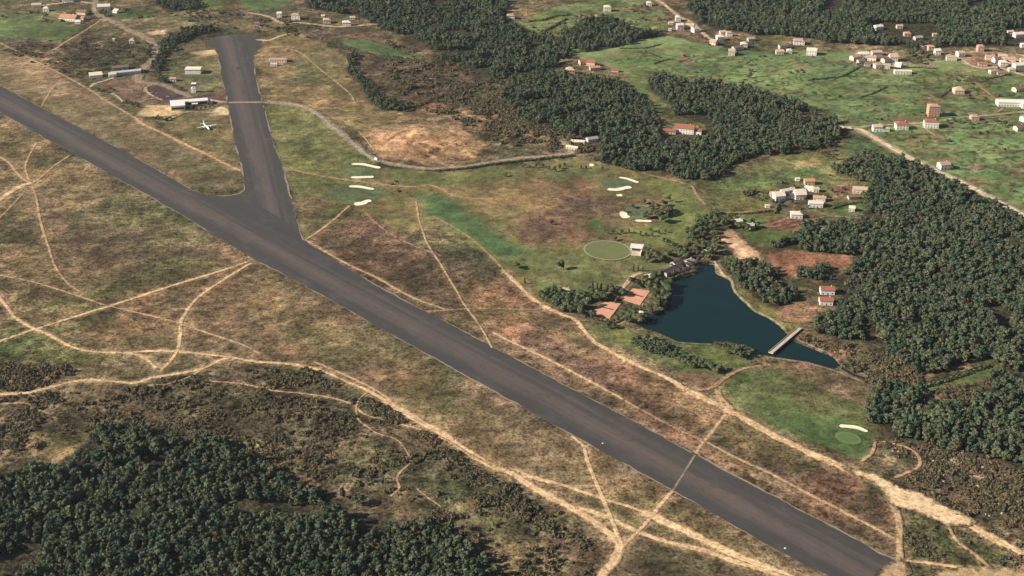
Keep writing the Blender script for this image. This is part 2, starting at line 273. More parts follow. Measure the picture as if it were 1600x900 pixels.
# dirt tracks: points, width in m, colour, strength
T1, T2, T3 = (.58,.40,.225), (.44,.30,.17), (.34,.215,.125)
TRACKS = [
 ([(-30,430),(0,465),(12,480),(25,497),(50,512),(75,522),(100,536),(130,547),(165,550),(205,552),(228,560),(245,575)], 3.2, T1, .95),
 ([(205,551),(232,548.5),(262,548),(300,551),(360,558),(400,565),(440,567.5),(475,572),(510,582),(540,595),(575,610),(610,630)], 3.4, T1, 1),
 ([(600,625),(650,655),(690,677),(730,705),(770,728),(800,740),(840,765),(880,787),(920,810),(945,828),(965,846),(968,858),(962,874),(945,893),(930,915)], 7.0, T1, 1),
 ([(490,565),(530,582),(570,600),(600,617),(612,626)], 2.2, T2, .9),
 ([(805,733),(840,748),(880,758),(930,775),(980,790),(1015,803)], 3.4, T1, .95),
 ([(1005,799),(1030,810),(1060,825),(1105,845),(1150,868),(1195,885),(1230,900),(1270,920)], 7.5, (.66,.46,.25), 1),
 ([(900,792),(945,806),(1000,832),(1050,848),(1100,860),(1150,877),(1200,893),(1240,907)], 4.2, T1, .95),
 ([(893,680),(901,688),(911,697),(918,720),(930,750),(943,780),(955,810),(966,838),(972,850)], 2.8, T1, .95),
 ([(920,696),(911,699)], 2.5, T1, .9),
 ([(975,852),(1000,828),(1020,805),(1035,785),(1051,767)], 2.8, T1, 1),
 ([(1086,711),(1100,690),(1115,672),(1135,645)], 2.6, T1, .8),
 ([(390,408),(340,425),(290,440),(240,456),(175,477),(120,494),(60,513),(0,533),(-40,548)], 3.2, T1, 1),
 ([(393,411),(370,424),(345,440),(310,465),(285,497),(282,520),(278,545),(268,562),(250,580)], 3.2, T1, .9),
 ([(-30,424),(0,430),(50,440),(100,455),(160,475),(200,485),(270,502),(330,522),(375,537),(405,552)], 2.1, T2, .9),
 ([(-40,618),(0,616),(40,614),(80,605),(115,596),(145,593),(185,597),(212,598),(240,590),(270,585),(310,578),(330,570),(345,562),(365,558)], 3.6, T1, .95),
 ([(232,602),(262,600),(285,593),(302,586),(318,576)], 1.8, T2, .7),
 ([(320,595),(380,600),(425,610),(475,615),(520,622),(550,632),(572,648),(602,657)], 1.8, T2, .85),
 ([(574,613),(562,624),(557,637),(560,655),(575,667),(590,677),(620,687),(636,706),(641,722),(627,736),(621,748),(624,762),(610,776)], 1.6, T2, .85),
 ([(625,663),(660,672),(700,689),(735,711),(770,727)], 2.2, T2, .9),
 ([(650,762),(670,778),(690,792)], 1.4, T2, .7),
 ([(0,632),(40,630),(52,638),(75,645)], 1.8, T2, .8),
 ([(-30,240),(0,246),(15,255),(25,268),(38,281),(52,287)], 3.2, T2, .95),
 ([(-30,330),(0,311),(20,298),(40,288),(56,284)], 6.5, T1, .95),
 ([(50,286),(62,279),(80,263),(95,252),(110,242)], 2.2, T2, .8),
 ([(46,282),(40,265),(42,252),(50,235),(58,222)], 2.2, T2, .8),
 ([(50,290),(57,310),(61,332),(66,356),(76,386),(85,413),(100,436),(115,449),(130,458)], 2.4, T2, .8),
 ([(-20,355),(0,340),(20,320),(38,300)], 2.0, T2, .7),
 ([(0,104),(20,97),(43,90)], 2.2, T2, .8), ([(65,166),(73,152),(84,136),(97,122)], 2.2, T2, .7),
 ([(22,143),(50,139),(75,137),(100,136)], 1.6, T2, .6),
 ([(-60,38),(0,67),(50,92),(100,118),(140,140),(170,160),(218,188)], 2.6, T2, .75),
 ([(212,184),(225,195),(250,206),(287,224),(325,242),(362,261),(377,268)], 4.5, (.50,.31,.175), .9),
 ([(37,101),(60,105),(85,118),(110,130)], 2.5, (.32,.19,.12), .6),
 ([(477,375),(500,388),(540,411),(587,433),(617,450),(650,467),(697,484)], 2.6, T2, .9),
 ([(770,519),(800,535),(850,558),(900,584),(950,611),(975,625)], 2.8, T1, .9),
 ([(975,625),(1010,645),(1060,671),(1100,689)], 2.6, T3, .8),
 ([(1100,689),(1150,715),(1200,738),(1225,751),(1280,780),(1330,806),(1380,832),(1402,845)], 2.8, T2, .95),
 ([(665,487),(697,485),(740,482),(800,483),(842,484)], 2.6, T3, .8),
 ([(650,315),(655,345),(662,365),(670,385),(685,407),(700,432),(715,457),(725,475),(740,495),(755,517),(769,544)], 2.0, T2, .95),
 ([(477,375),(495,364),(511,352),(526,340),(534,332),(547,321)], 2.4, T2, .95),
 ([(566,327),(587,348),(612,366),(650,385),(690,400)], 2.6, T3, .6),
 ([(676,338),(717,360),(752,386),(790,425)], 2.6, T3, .75),
 ([(790,425),(810,445),(830,465),(850,478),(875,490),(900,500),(912,515),(930,535),(960,552),(1000,573),(1040,590),(1075,610)], 4.6, T1, .95),
 ([(1070,607),(1105,625),(1130,637),(1160,653),(1200,676),(1240,695),(1280,714),(1325,734),(1350,744)], 7.5, T1, 1),
 ([(1500,812),(1550,840),(1600,866),(1640,886)], 7.0, T1, 1),
 ([(442,262),(482,271),(525,279),(565,284),(600,289),(640,292),(675,290),(700,301),(725,309),(800,312)], 3.0, (.38,.25,.13), .75),
 ([(1085,610),(1112,606),(1132,591),(1162,576),(1205,570)], 3.6, T3, .9), ([(1121,607),(1126,622),(1145,640)], 5.0, T2, .9),
 ([(1390,782),(1401,800),(1406,825),(1405,848),(1407,876),(1404,898)], 4.6, T2, 1),
 ([(1405,876),(1450,880),(1500,887),(1550,890),(1610,893)], 3.0, T1, .9),
 ([(1480,818),(1494,844),(1523,866),(1548,888)], 2.8, T2, .95),
 ([(1380,690),(1417,700),(1434,712),(1437,727),(1420,738),(1398,747)], 2.6, T2, .9),
 ([(1368,690),(1362,708),(1345,722)], 2.4, T2, .9),
 ([(160,30),(142,42),(125,53),(104,65),(85,78)], 2.6, T2, .9),
 ([(85,78),(70,83),(55,80)], 3.0, T2, .6),
 ([(400,62),(420,63),(440,56),(455,52)], 4.5, T1, .9),
 ([(398,92),(425,93)], 2.5, T2, .8),
 ([(445,75),(470,83),(500,108),(530,132),(548,148),(555,162)], 2.0, T2, .7),
 ([(600,222),(640,200),(690,196)], 3.0, T3, .8), ([(560,205),(572,218),(585,235)], 2.0, T2, .8),
 ([(1015,274),(1050,282),(1080,290),(1088,304),(1103,321)], 3.0, (.30,.22,.14), .9),
 ([(1205,327),(1170,331),(1135,333)], 2.6, T3, .7),
 ([(1265,345),(1300,338),(1350,342)], 2.4, T3, .6),
 ([(967,457),(974,448),(981,441),(990,431),(1003,426)], 4.0, (.50,.37,.22), 1),
 ([(1116,408),(1122,418),(1128,427),(1137,436)], 3.0, (.46,.36,.22), .9),
 ([(1500,115),(1530,110),(1560,106)], 3.0, T2, .8), ([(1445,199),(1452,206),(1462,212)], 2.0, T2, .8),
 ([(1455,101),(1448,106)], 2, T2, .8), ([(1420,104),(1450,103),(1470,105)], 4.0, T3, .8),
 ([(1570,160),(1600,163),(1640,165)], 4.0, T2, .9),
 ([(1525,130),(1565,165),(1552,178)], 5.0, T3, .6),
 ([(140,137),(148,131),(165,126),(180,121)], 4.0, (.45,.37,.24), .9), ([(175,146),(186,153),(192,159)], 2.4, (.5,.4,.28), .9),
 ([(183,141),(207,141)], 2.2, (.40,.33,.22), .8), ([(265,186),(280,180),(297,175),(340,177)], 3.2, (.36,.27,.17), .9),
]
PATCHES = [   # bare trodden ground
 ([(1318,729),(1352,738),(1380,750),(1415,764),(1455,782),(1490,800),(1520,814),(1500,820),(1478,822),(1450,808),(1420,797),(1396,788),(1378,768),(1352,750)], (.68,.48,.285), .3),
 ([(1372,897),(1385,887),(1398,880),(1412,878),(1418,892),(1400,905),(1370,905)], (.42,.28,.17), .3),
 ([(1465,896),(1510,888),(1560,892),(1620,896),(1620,925),(1465,925)], (.40,.28,.15), .4),
]
ROADS = [   # paved roads
 ([(152,-15),(150,5),(147.5,14),(157,25),(180,35),(207,50),(232,61),(244,73),(243,85),(235,97),(226,107),(217,117),(213,124),(225,130),(250,132),(270,140),(300,153)], 7.0, (.26,.20,.15)),
 ([(150,6),(120,3),(90,6),(60,10)], 6.0, (.40,.31,.22)),
 ([(240,133),(228,137),(231,145),(245,153),(258,158)], 3.0, (.33,.26,.18)),
 ([(325,156),(340,159),(357,160.5)], 7.0, (.36,.30,.22)),
 ([(411,160),(435,161),(462,164),(482,170),(500,182),(520,198),(550,223),(580,247),(595,252.5),(637,260),(680,264),(725,261),(800,249.5),(862,243.5),(895,237),(878,220)], 6.5, (.30,.25,.20)),
 ([(1306,199),(1330,200),(1350,206),(1375,221),(1400,235),(1440,256),(1480,275),(1520,295),(1560,316),(1600,337),(1660,370)], 8.5, (.54,.43,.31)),
 ([(1330,200),(1380,196),(1420,194),(1460,190),(1500,184),(1550,180),(1610,174)], 4.0, (.34,.27,.19)),
 ([(1015,-8),(1035,5),(1047,15),(1060,25),(1080,36),(1096,50),(1108,60),(1118,72)], 6.5, (.46,.33,.22)),
 ([(1455,78),(1480,85),(1500,92),(1515,102),(1535,107),(1560,106),(1600,118),(1640,130)], 6.0, (.46,.34,.24)),
 ([(385,20),(405,23),(425,28),(440,36),(470,36),(530,42),(590,38)], 5.0, (.42,.30,.20)),
]

# ------------------------------------------------------------------ ground colour and relief as functions of place
TRW = [(smooth_line(gps(t[0]), 6.0), t[1], t[2], t[3]) for t in TRACKS]
RDW = [(smooth_line(gps(t[0]), 6.0), t[1], t[2]) for t in ROADS]
ASPH_W = gps(ASPH)
WOODS_W = {k: [gps(p) for p in v[0]] for k, v in WOODS.items()}
CLEAR_W = [gps(p) for p in CLEAR]
FIELDS_W = [(gps(f[0]), np.array(f[1]), f[2], f[3], f[4]) for f in FIELDS]
PATCH_W = [(gps(p[0]), np.array(p[1]), p[2]) for p in PATCHES]
PLOTS = []   # small strips of the farmed valley
for k in range(330):
    if k < 210: px, py = R.uniform(930, 1610), R.uniform(75, 198)
    elif k < 290: px, py = R.uniform(1360, 1610), R.uniform(185, 330)
    else: px, py = R.uniform(830, 1050), R.uniform(0, 50)
    x, y = gp(px, py); a = math.radians(R.choice([4, 8, 12, -6]) + R.uniform(-5, 5) + (90 if R.random() < .12 else 0))
    L, Wd = R.uniform(25, 80), R.uniform(7, 20)
    col = R.choice([(.135,.20,.068),(.17,.215,.078),(.19,.20,.085),(.115,.165,.068),(.19,.16,.075),(.24,.17,.09),(.12,.145,.06),(.16,.115,.07)])
    ca, sa = math.cos(a), math.sin(a)
    PLOTS.append((np.array([(x + ca*i*L - sa*j*Wd, y + sa*i*L + ca*j*Wd) for i, j in ((-.5,-.5),(.5,-.5),(.5,.5),(-.5,.5))]), np.array(col), R.uniform(.35, .8)))
FURROWS = [(gps([(940,92),(1100,72),(1260,84),(1420,108),(1640,125),(1640,180),(1330,197),(1240,158),(1100,135),(1010,114)]), (.10, .99), 46.0, .55),
           (gps([(1340,206),(1640,184),(1640,352),(1560,316),(1440,256)]), (-.16, .98), 38.0, .55), (gps([(1380,206),(1640,184),(1640,352),(1560,316),(1440,256)]), (.97, .2), 95.0, .6),
           (gps([(1000,80),(1260,84),(1420,108),(1640,125),(1640,180),(1330,197),(1240,158),(1100,135)]), (.98, .15), 120.0, .6),
           (gps([(1120,722),(1190,748),(1300,800),(1340,830),(1250,795),(1150,745)]), (.93, -.36), 9.0, .75),
           (gps([(1000,665),(1090,705),(1180,742),(1100,722),(1020,685)]), (.8, -.6), 12.0, .4),
           (gps([(1197,350),(1214,341),(1254,341),(1275,344),(1250,360),(1214,360)]), (.94, .34), 3.6, .6),
           (gps([(100,70),(200,65),(190,110),(120,105)]), (.75, -.65), 14.0, .5)]
VALLEY = [FIELDS_W[i][0] for i, f in enumerate(FIELDS) if f[0][0] in ((840,75),(1330,204),(800,40))]

def box_mask(x, y, P, m):
    return (x > P[:, 0].min() - m) & (x < P[:, 0].max() + m) & (y > P[:, 1].min() - m) & (y < P[:, 1].max() + m)

def ground_colour(x, y, strokes=True):
    n1 = fbm(x, y, 120, 1); n2 = fbm(x, y, 34, 5); n3 = fbm(x, y, 11, 9, 3)
    wx = x + (fbm(x, y, 26, 31, 3) - .5) * 20; wy = y + (fbm(x, y, 26, 47, 3) - .5) * 26
    col = np.empty(x.shape + (3,)); col[:] = (.125, .105, .055)
    scr = np.full(x.shape, .85)
    for P, c, soft, sc, st in FIELDS_W:
        m = box_mask(x, y, P, soft + 25)
        if not m.any(): continue
        k = 1.0 if soft > 3 else .25
        d = poly_sd(x[m] * (1 - k) + wx[m] * k, y[m] * (1 - k) + wy[m] * k, P)
        a = sstep(-soft, soft, d) * st
        if soft >= 6: a = a * (.72 + .5 * np.clip(n2[m] * 2 - .6, 0, 1))
        a = np.clip(a, 0, 1)
        col[m] = col[m] * (1 - a[:, None]) + c * a[:, None]; scr[m] = scr[m] * (1 - a) + sc * a
    inv = np.full(x.shape, -1e9)
    for P in VALLEY:
        m = box_mask(x, y, P, 5)
        if m.any(): inv[m] = np.maximum(inv[m], poly_sd(x[m], y[m], P))
    for P, c, st in PLOTS:
        m = box_mask(x, y, P, 4) & (inv > -2)
        if not m.any(): continue
        a = sstep(-.8, .9, poly_sd(x[m] * .88 + wx[m] * .12, y[m] * .88 + wy[m] * .12, P)) * min(1, st * 1.25)
        col[m] = col[m] * (1 - a[:, None]) + c * a[:, None]
    for P, dr, wl2, st in FURROWS:
        m = box_mask(x, y, P, 4)
        if not m.any(): continue
        u = (x[m] * dr[0] + y[m] * dr[1]) / wl2 + (fbm(x[m], y[m], 18, 3, 2) - .5) * 2.2
        a = sstep(-2, 4, poly_sd(wx[m], wy[m], P)) * st * sstep(.35 if wl2 < 16 else .90, .75 if wl2 < 16 else .985, .5 + .5 * np.sin(u * 6.283)) * (.4 + 1.2 * n3[m])
        col[m] *= 1 - np.clip(a, 0, .8)[:, None] * np.array((.9, .92, .92))
    # tonal drift of the sward: dry and lush patches
    f = np.exp((n1 - .5) * .7 + (n2 - .5) * (.6 + 1.1 * scr) + (n3 - .5) * (.5 + 1.4 * scr) - .10)
    col *= f[..., None]
    dark = sstep(.50, .66, fbm(x, y, 48, 141, 4)) * scr * .55
    col *= 1 - dark[..., None] * np.array((.46, .44, .42))
    g = np.clip((n2 - .5) * 2.2 * scr, -1, 1)
    col[..., 0] *= 1 + .20 * g; col[..., 2] *= 1 + .10 * g
    lush = sstep(.50, .66, fbm(x, y, 60, 77)) * scr * .75
    col = col * (1 - lush[..., None]) + (col * np.array((.66, .86, .76))) * lush[..., None]
    rusty = sstep(.56, .70, fbm(x + 300, y, 45, 91)) * scr * .3
    col = col * (1 - rusty[..., None]) + (col * np.array((1.25, .93, .82))) * rusty[..., None]
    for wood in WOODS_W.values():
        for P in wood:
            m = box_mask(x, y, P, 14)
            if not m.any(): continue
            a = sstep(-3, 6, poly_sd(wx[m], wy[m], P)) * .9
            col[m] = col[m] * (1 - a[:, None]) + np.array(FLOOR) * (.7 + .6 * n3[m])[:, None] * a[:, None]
    if strokes:
        for P, w, c, st in TRW:
            m = box_mask(x, y, P, w * 3)
            if not m.any(): continue
            a = (1 - sstep(w * .4, w * 2.2, line_d(x[m], y[m], P))) * .38 * st * (.4 + 1.1 * n3[m])
            col[m] = col[m] * (1 - a[:, None]) + np.array(c) * .8 * a[:, None]
    return np.clip(col, .004, 1), scr

RELIEF = [  # outline, hummock height in m, wavelength in m
 ([(-150,560),(120,570),(240,600),(440,575),(600,635),(800,748),(950,850),(930,980),(-150,980)], 5.0, 34),
 ([(1365,690),(1560,725),(1680,745),(1680,900),(1560,850),(1440,790),(1365,740)], 3.2, 20),
 ([(575,205),(650,195),(760,190),(860,205),(860,238),(720,255),(620,250)], 5.0, 38),
 ([(0,75),(120,48),(225,70),(220,100),(150,110),(120,120)], 3.5, 36),
 ([(1126,369),(1141,359),(1171,384),(1190,407),(1152,405)], 5.0, 16),
 ([(480,60),(640,62),(760,130),(860,205),(700,175),(600,165),(560,110)], 3.0, 40),
 ([(1250,525),(1330,540),(1440,570),(1430,602),(1340,585)], 2.4, 18),
]
RELIEF_W = [(gps(r[0]), r[1], r[2]) for r in RELIEF]
def height(x, y):
    x = np.asarray(x, float); y = np.asarray(y, float)
    z = (fbm(x, y, 70, 15, 2) - .5) * .7 + (fbm(x, y, 15, 21, 2) - .5) * .45
    for P, hh, wl_ in RELIEF_W:
        m = box_mask(x, y, P, 5)
        if not m.any(): continue
        a = sstep(-2, 22, poly_sd(x[m], y[m], P))
        z[m] += a * hh * ((fbm(x[m], y[m], wl_, 3, 3) - .5) * 1.4 + (fbm(x[m], y[m], wl_ * .28, 8, 2) - .5) * .75)
    flat = np.ones_like(z)
    for P, w, *_ in TRW + [(a, b) for a, b, c in RDW]:
        m = box_mask(x, y, P, w + 14)
        if m.any(): flat[m] = np.minimum(flat[m], sstep(w * .5 + 2, w * .5 + 12, line_d(x[m], y[m], P)))
    m = box_mask(x, y, ASPH_W, 30)
    if m.any(): flat[m] = np.minimum(flat[m], 1 - sstep(-14, -3, poly_sd(x[m], y[m], ASPH_W)))
    z *= flat
    m = box_mask(x, y, POND_W, 30)
    if m.any():
        d = poly_sd(x[m], y[m], POND_W); b = sstep(-4, 5, d)
        z[m] = z[m] * (1 - sstep(-14, -3, d)) - 3.0 * b
    return z
def hz(x, y): return float(height(np.array([x]), np.array([y]))[0])

# ------------------------------------------------------------------ materials
def new_mat(name):
    m = bpy.data.materials.new(name); m.use_nodes = True
    nt = m.node_tree; b = nt.nodes['Principled BSDF']
    b.inputs['Specular IOR Level'].default_value = .25
    return m, nt, b
def N(nt, kind, **kw):
    n = nt.nodes.new(kind)
    for k, v in kw.items():
        if k in n.inputs.keys(): n.inputs[k].default_value = v
        else: setattr(n, k, v)
    return n
def maths(nt, op, a, b=None, clamp=False):
    n = nt.nodes.new('ShaderNodeMath'); n.operation = op; n.use_clamp = clamp
    for i, v in enumerate((a, b)):
        if v is None: continue
        if isinstance(v, (int, float)): n.inputs[i].default_value = v
        else: nt.links.new(v, n.inputs[i])
    return n.outputs[0]
def mixc(nt, f, a, b, mode='MIX'):
    n = nt.nodes.new('ShaderNodeMix'); n.data_type = 'RGBA'; n.blend_type = mode
    for s, v in ((n.inputs[0], f), (n.inputs[6], a), (n.inputs[7], b)):
        if isinstance(v, (int, float)): s.default_value = v
        elif isinstance(v, tuple): s.default_value = (*v, 1) if len(v) == 3 else v
        else: nt.links.new(v, s)
    return n.outputs[2]

def ground_material():
    m, nt, b = new_mat('ground_cover')
    pos = N(nt, 'ShaderNodeNewGeometry').outputs['Position']
    at = N(nt, 'ShaderNodeAttribute', attribute_name='cover'); sc = N(nt, 'ShaderNodeAttribute', attribute_name='scrub')
    def noise(scale, det, rough=.6):
        n = N(nt, 'ShaderNodeTexNoise', Scale=scale, Detail=det, Roughness=rough); nt.links.new(pos, n.inputs['Vector']); return n.outputs[0]
    fine = noise(.36, 3, .75); mid = noise(.13, 3, .7); tuft = noise(.8, 2, .6)
    v = maths(nt, 'ADD', maths(nt, 'MULTIPLY', maths(nt, 'SUBTRACT', fine, .5), 4.2), maths(nt, 'MULTIPLY', maths(nt, 'SUBTRACT', mid, .5), 4.0))
    v = maths(nt, 'ADD', v, maths(nt, 'MULTIPLY', maths(nt, 'SUBTRACT', tuft, .5), 1.2))
    amp = maths(nt, 'ADD', maths(nt, 'MULTIPLY', sc.outputs['Fac'], .95), .18)
    g = maths(nt, 'MAXIMUM', maths(nt, 'ADD', maths(nt, 'MULTIPLY', v, amp), 1.0), .30)
    rgb = N(nt, 'ShaderNodeCombineColor')
    for i in range(3): nt.links.new(g, rgb.inputs[i])
    c = mixc(nt, 1.0, at.outputs['Color'], rgb.outputs[0], 'MULTIPLY')
    # dead-grass specks and dark heather specks
    warm = maths(nt, 'MULTIPLY', maths(nt, 'GREATER_THAN', noise(.25, 4, .7), .56), maths(nt, 'MULTIPLY', sc.outputs['Fac'], .30))
    c = mixc(nt, warm, c, mixc(nt, 1.0, c, (1.5, 1.15, .9), 'MULTIPLY'))
    tufts = maths(nt, 'MULTIPLY', maths(nt, 'MULTIPLY', maths(nt, 'SUBTRACT', noise(.21, 3, .75), .53), 9.0, True), maths(nt, 'MULTIPLY', sc.outputs['Fac'], .55))
    c = mixc(nt, tufts, c, mixc(nt, 1.0, c, (.42, .46, .46), 'MULTIPLY'))
    nt.links.new(c, b.inputs['Base Color']); b.inputs['Roughness'].default_value = .95; b.inputs['Specular IOR Level'].default_value = .08
    bp = N(nt, 'ShaderNodeBump', Strength=.8, Distance=1.1)
    nt.links.new(maths(nt, 'MULTIPLY', fine, maths(nt, 'ADD', sc.outputs['Fac'], .15)), bp.inputs['Height']); nt.links.new(bp.outputs[0], b.inputs['Normal'])
    return m
M_GROUND = ground_material()

def asphalt_material():
    m, nt, b = new_mat('worn_asphalt')
    uv = N(nt, 'ShaderNodeAttribute', attribute_name='lane')      # x across, y along, in metres
    def streak(sx, sy, det, rough=.6):
        mp = N(nt, 'ShaderNodeMapping'); mp.inputs['Scale'].default_value = (sx, sy, 1); nt.links.new(uv.outputs['Vector'], mp.inputs['Vector'])
        n = N(nt, 'ShaderNodeTexNoise', Scale=1, Detail=det, Roughness=rough); nt.links.new(mp.outputs[0], n.inputs['Vector']); return n.outputs[0]
    s1, s2, s3 = streak(.30, .006, 3), streak(.09, .0035, 3), streak(.5, .12, 4, .7)
    sep = N(nt, 'ShaderNodeSeparateXYZ'); nt.links.new(uv.outputs['Vector'], sep.inputs[0])
    cen = maths(nt, 'SUBTRACT', 1.0, maths(nt, 'MULTIPLY', maths(nt, 'ABSOLUTE', maths(nt, 'ADD', sep.outputs[0], 3.0)), .09), True)
    c = mixc(nt, maths(nt, 'MULTIPLY', maths(nt, 'SUBTRACT', s1, .32), 2.4, True), (.048, .045, .043), (.098, .086, .078))
    c = mixc(nt, maths(nt, 'MULTIPLY', maths(nt, 'SUBTRACT', s2, .45), 3.2, True), c, (.100, .080, .070))
    c = mixc(nt, maths(nt, 'MULTIPLY', cen, maths(nt, 'MULTIPLY', s2, 1.1)), c, (.138, .102, .088))
    c = mixc(nt, maths(nt, 'MULTIPLY', maths(nt, 'SUBTRACT', s3, .50), 3.2, True), c, (.044, .044, .044))
    sh = maths(nt, 'MULTIPLY', maths(nt, 'SUBTRACT', maths(nt, 'ADD', maths(nt, 'ABSOLUTE', sep.outputs[0]), maths(nt, 'MULTIPLY', s3, 5.0)), 15.0), .22, True)
    c = mixc(nt, maths(nt, 'MULTIPLY', sh, .7), c, (.046, .045, .043))
    pat = streak(.05, .022, 5, .75)
    c = mixc(nt, maths(nt, 'MULTIPLY', maths(nt, 'SUBTRACT', pat, .52), 3.0, True), c, (.115, .101, .090))
    c = mixc(nt, maths(nt, 'MULTIPLY', maths(nt, 'SUBTRACT', .46, pat), 3.0, True), c, (.045, .044, .043))
    # rubber laid down by tyres
    tr = maths(nt, 'SUBTRACT', 1.0, maths(nt, 'MULTIPLY', maths(nt, 'ABSOLUTE', maths(nt, 'SUBTRACT', sep.outputs[0], 8.0)), .25), True)
    c = mixc(nt, maths(nt, 'MULTIPLY', tr, maths(nt, 'MULTIPLY', streak(.4, .012, 2), .9)), c, (.048, .045, .046))
    nt.links.new(c, b.inputs['Base Color']); b.inputs['Roughness'].default_value = .85
    return m
M_ASPH = asphalt_material()

def simple(name, col, var=.12, scale=.5, rough=.85, spec=.25, rnd=0.0):
    m, nt, b = new_mat(name)
    pos = N(nt, 'ShaderNodeTexCoord').outputs['Object']
    n = N(nt, 'ShaderNodeTexNoise', Scale=scale, Detail=4, Roughness=.65); nt.links.new(pos, n.inputs['Vector'])
    c = mixc(nt, n.outputs[0], tuple(max(0, x * (1 - 2 * var)) for x in col), tuple(min(1, x * (1 + 2 * var)) for x in col))
    nt.links.new(c, b.inputs['Base Color']); b.inputs['Roughness'].default_value = rough; b.inputs['Specular IOR Level'].default_value = spec
    return m
_mc = {}
def wallm(col):
    if col not in _mc: _mc[col] = simple('plaster', col, .10, .4)
    return _mc[col]
def roofm(col):
    k = ('r',) + col
    if k not in _mc:
        m, nt, b = new_mat('roof_tiles')
        pos = N(nt, 'ShaderNodeTexCoord').outputs['Object']
        n = N(nt, 'ShaderNodeTexNoise', Scale=.7, Detail=5, Roughness=.75); nt.links.new(pos, n.inputs['Vector'])
        wv = N(nt, 'ShaderNodeTexWave', Scale=1.6, Distortion=.6, Detail=1); nt.links.new(pos, wv.inputs['Vector'])
        c = mixc(nt, n.outputs[0], tuple(x * .62 for x in col), tuple(min(1, x * 1.38) for x in col))
        c = mixc(nt, maths(nt, 'MULTIPLY', wv.outputs[0], .25), c, tuple(x * .55 for x in col))
        nt.links.new(c, b.inputs['Base Color']); b.inputs['Roughness'].default_value = .9
        _mc[k] = m
    return _mc[k]
M_GLASS = simple('window_glass', (.03, .035, .04), .1, 1, .25, .5)
M_DOOR = simple('painted_wood', (.16, .09, .055), .2, 2)
M_STONE = simple('stone', (.33, .29, .23), .3, .6)
M_CONC = simple('concrete', (.48, .41, .31), .2, .3)
M_SANDB = simple('bunker_sand', (.80, .72, .52), .07, .3, .95, .1)
M_CLAY = simple('clay', (.60, .30, .19), .14, .12, .95, .1)
M_LINE = simple('white_lines', (.75, .72, .66), .05, 1)
M_BARK = simple('bark', (.11, .085, .065), .25, 2, .95, .1)
M_WPAINT = simple('white_paint', (.80, .79, .76), .04, 1, .4, .5)
M_TYRE = simple('rubber', (.025, .025, .025), .1, 3)
M_METAL = simple('grey_metal', (.32, .33, .34), .1, 2, .45, .5)
M_EDGE = simple('edge_strip', (.25, .205, .15), .35, .25)

def leafm(name, col, col2, trans=.25):
    m, nt, b = new_mat(name)
    inf = N(nt, 'ShaderNodeObjectInfo'); at = N(nt, 'ShaderNodeAttribute', attribute_name='tint')
    rr = inf.outputs['Random']
    c = mixc(nt, maths(nt, 'MULTIPLY', rr, 1.35, True), col, col2)
    c = mixc(nt, maths(nt, 'MULTIPLY', maths(nt, 'SUBTRACT', rr, .86), 5.0, True), c, tuple(a * b for a, b in zip(col2, (1.35, 1.05, .95))))
    t = maths(nt, 'ADD', maths(nt, 'MULTIPLY', at.outputs['Fac'], 1.1), .48)
    rgb = N(nt, 'ShaderNodeCombineColor')
    for i in range(3): nt.links.new(t, rgb.inputs[i])
    c = mixc(nt, 1.0, c, rgb.outputs[0], 'MULTIPLY')
    nt.links.new(c, b.inputs['Base Color']); b.inputs['Roughness'].default_value = .75; b.inputs['Specular IOR Level'].default_value = .12
    tr = N(nt, 'ShaderNodeBsdfTranslucent'); nt.links.new(c, tr.inputs['Color'])
    mx = N(nt, 'ShaderNodeMixShader'); mx.inputs[0].default_value = trans
    nt.links.new(b.outputs[0], mx.inputs[1]); nt.links.new(tr.outputs[0], mx.inputs[2])
    nt.links.new(mx.outputs[0], nt.nodes['Material Output'].inputs['Surface'])
    return m
M_PINE = leafm('pine_needles', (.060, .106, .066), (.134, .162, .088))
M_LEAF = leafm('leaves', (.085, .120, .060), (.125, .140, .068))
M_CYP = leafm('cypress_needles', (.038, .062, .036), (.052, .075, .040))
M_BARE = leafm('bare_twigs', (.125, .105, .075), (.150, .120, .072))
M_GORSE = leafm('gorse', (.098, .108, .060), (.185, .150, .088))
M_REED = leafm('dry_reeds', (.19, .145, .085), (.25, .19, .11))

def water_material():
    m, nt, b = new_mat('pond_water')
    pos = N(nt, 'ShaderNodeNewGeometry').outputs['Position']
    n = N(nt, 'ShaderNodeTexNoise', Scale=.35, Detail=4, Roughness=.6); nt.links.new(pos, n.inputs['Vector'])
    n2 = N(nt, 'ShaderNodeTexNoise', Scale=.03, Detail=3); nt.links.new(pos, n2.inputs['Vector'])
    c = mixc(nt, n2.outputs[0], (.004, .018, .019), (.007, .026, .026))
    nt.links.new(c, b.inputs['Base Color']); b.inputs['Roughness'].default_value = .12; b.inputs['IOR'].default_value = 1.33
    b.inputs['Specular IOR Level'].default_value = .2
    bp = N(nt, 'ShaderNodeBump', Strength=.25, Distance=.15); nt.links.new(n.outputs[0], bp.inputs['Height']); nt.links.new(bp.outputs[0], b.inputs['Normal'])
    return m
M_WATER = water_material()

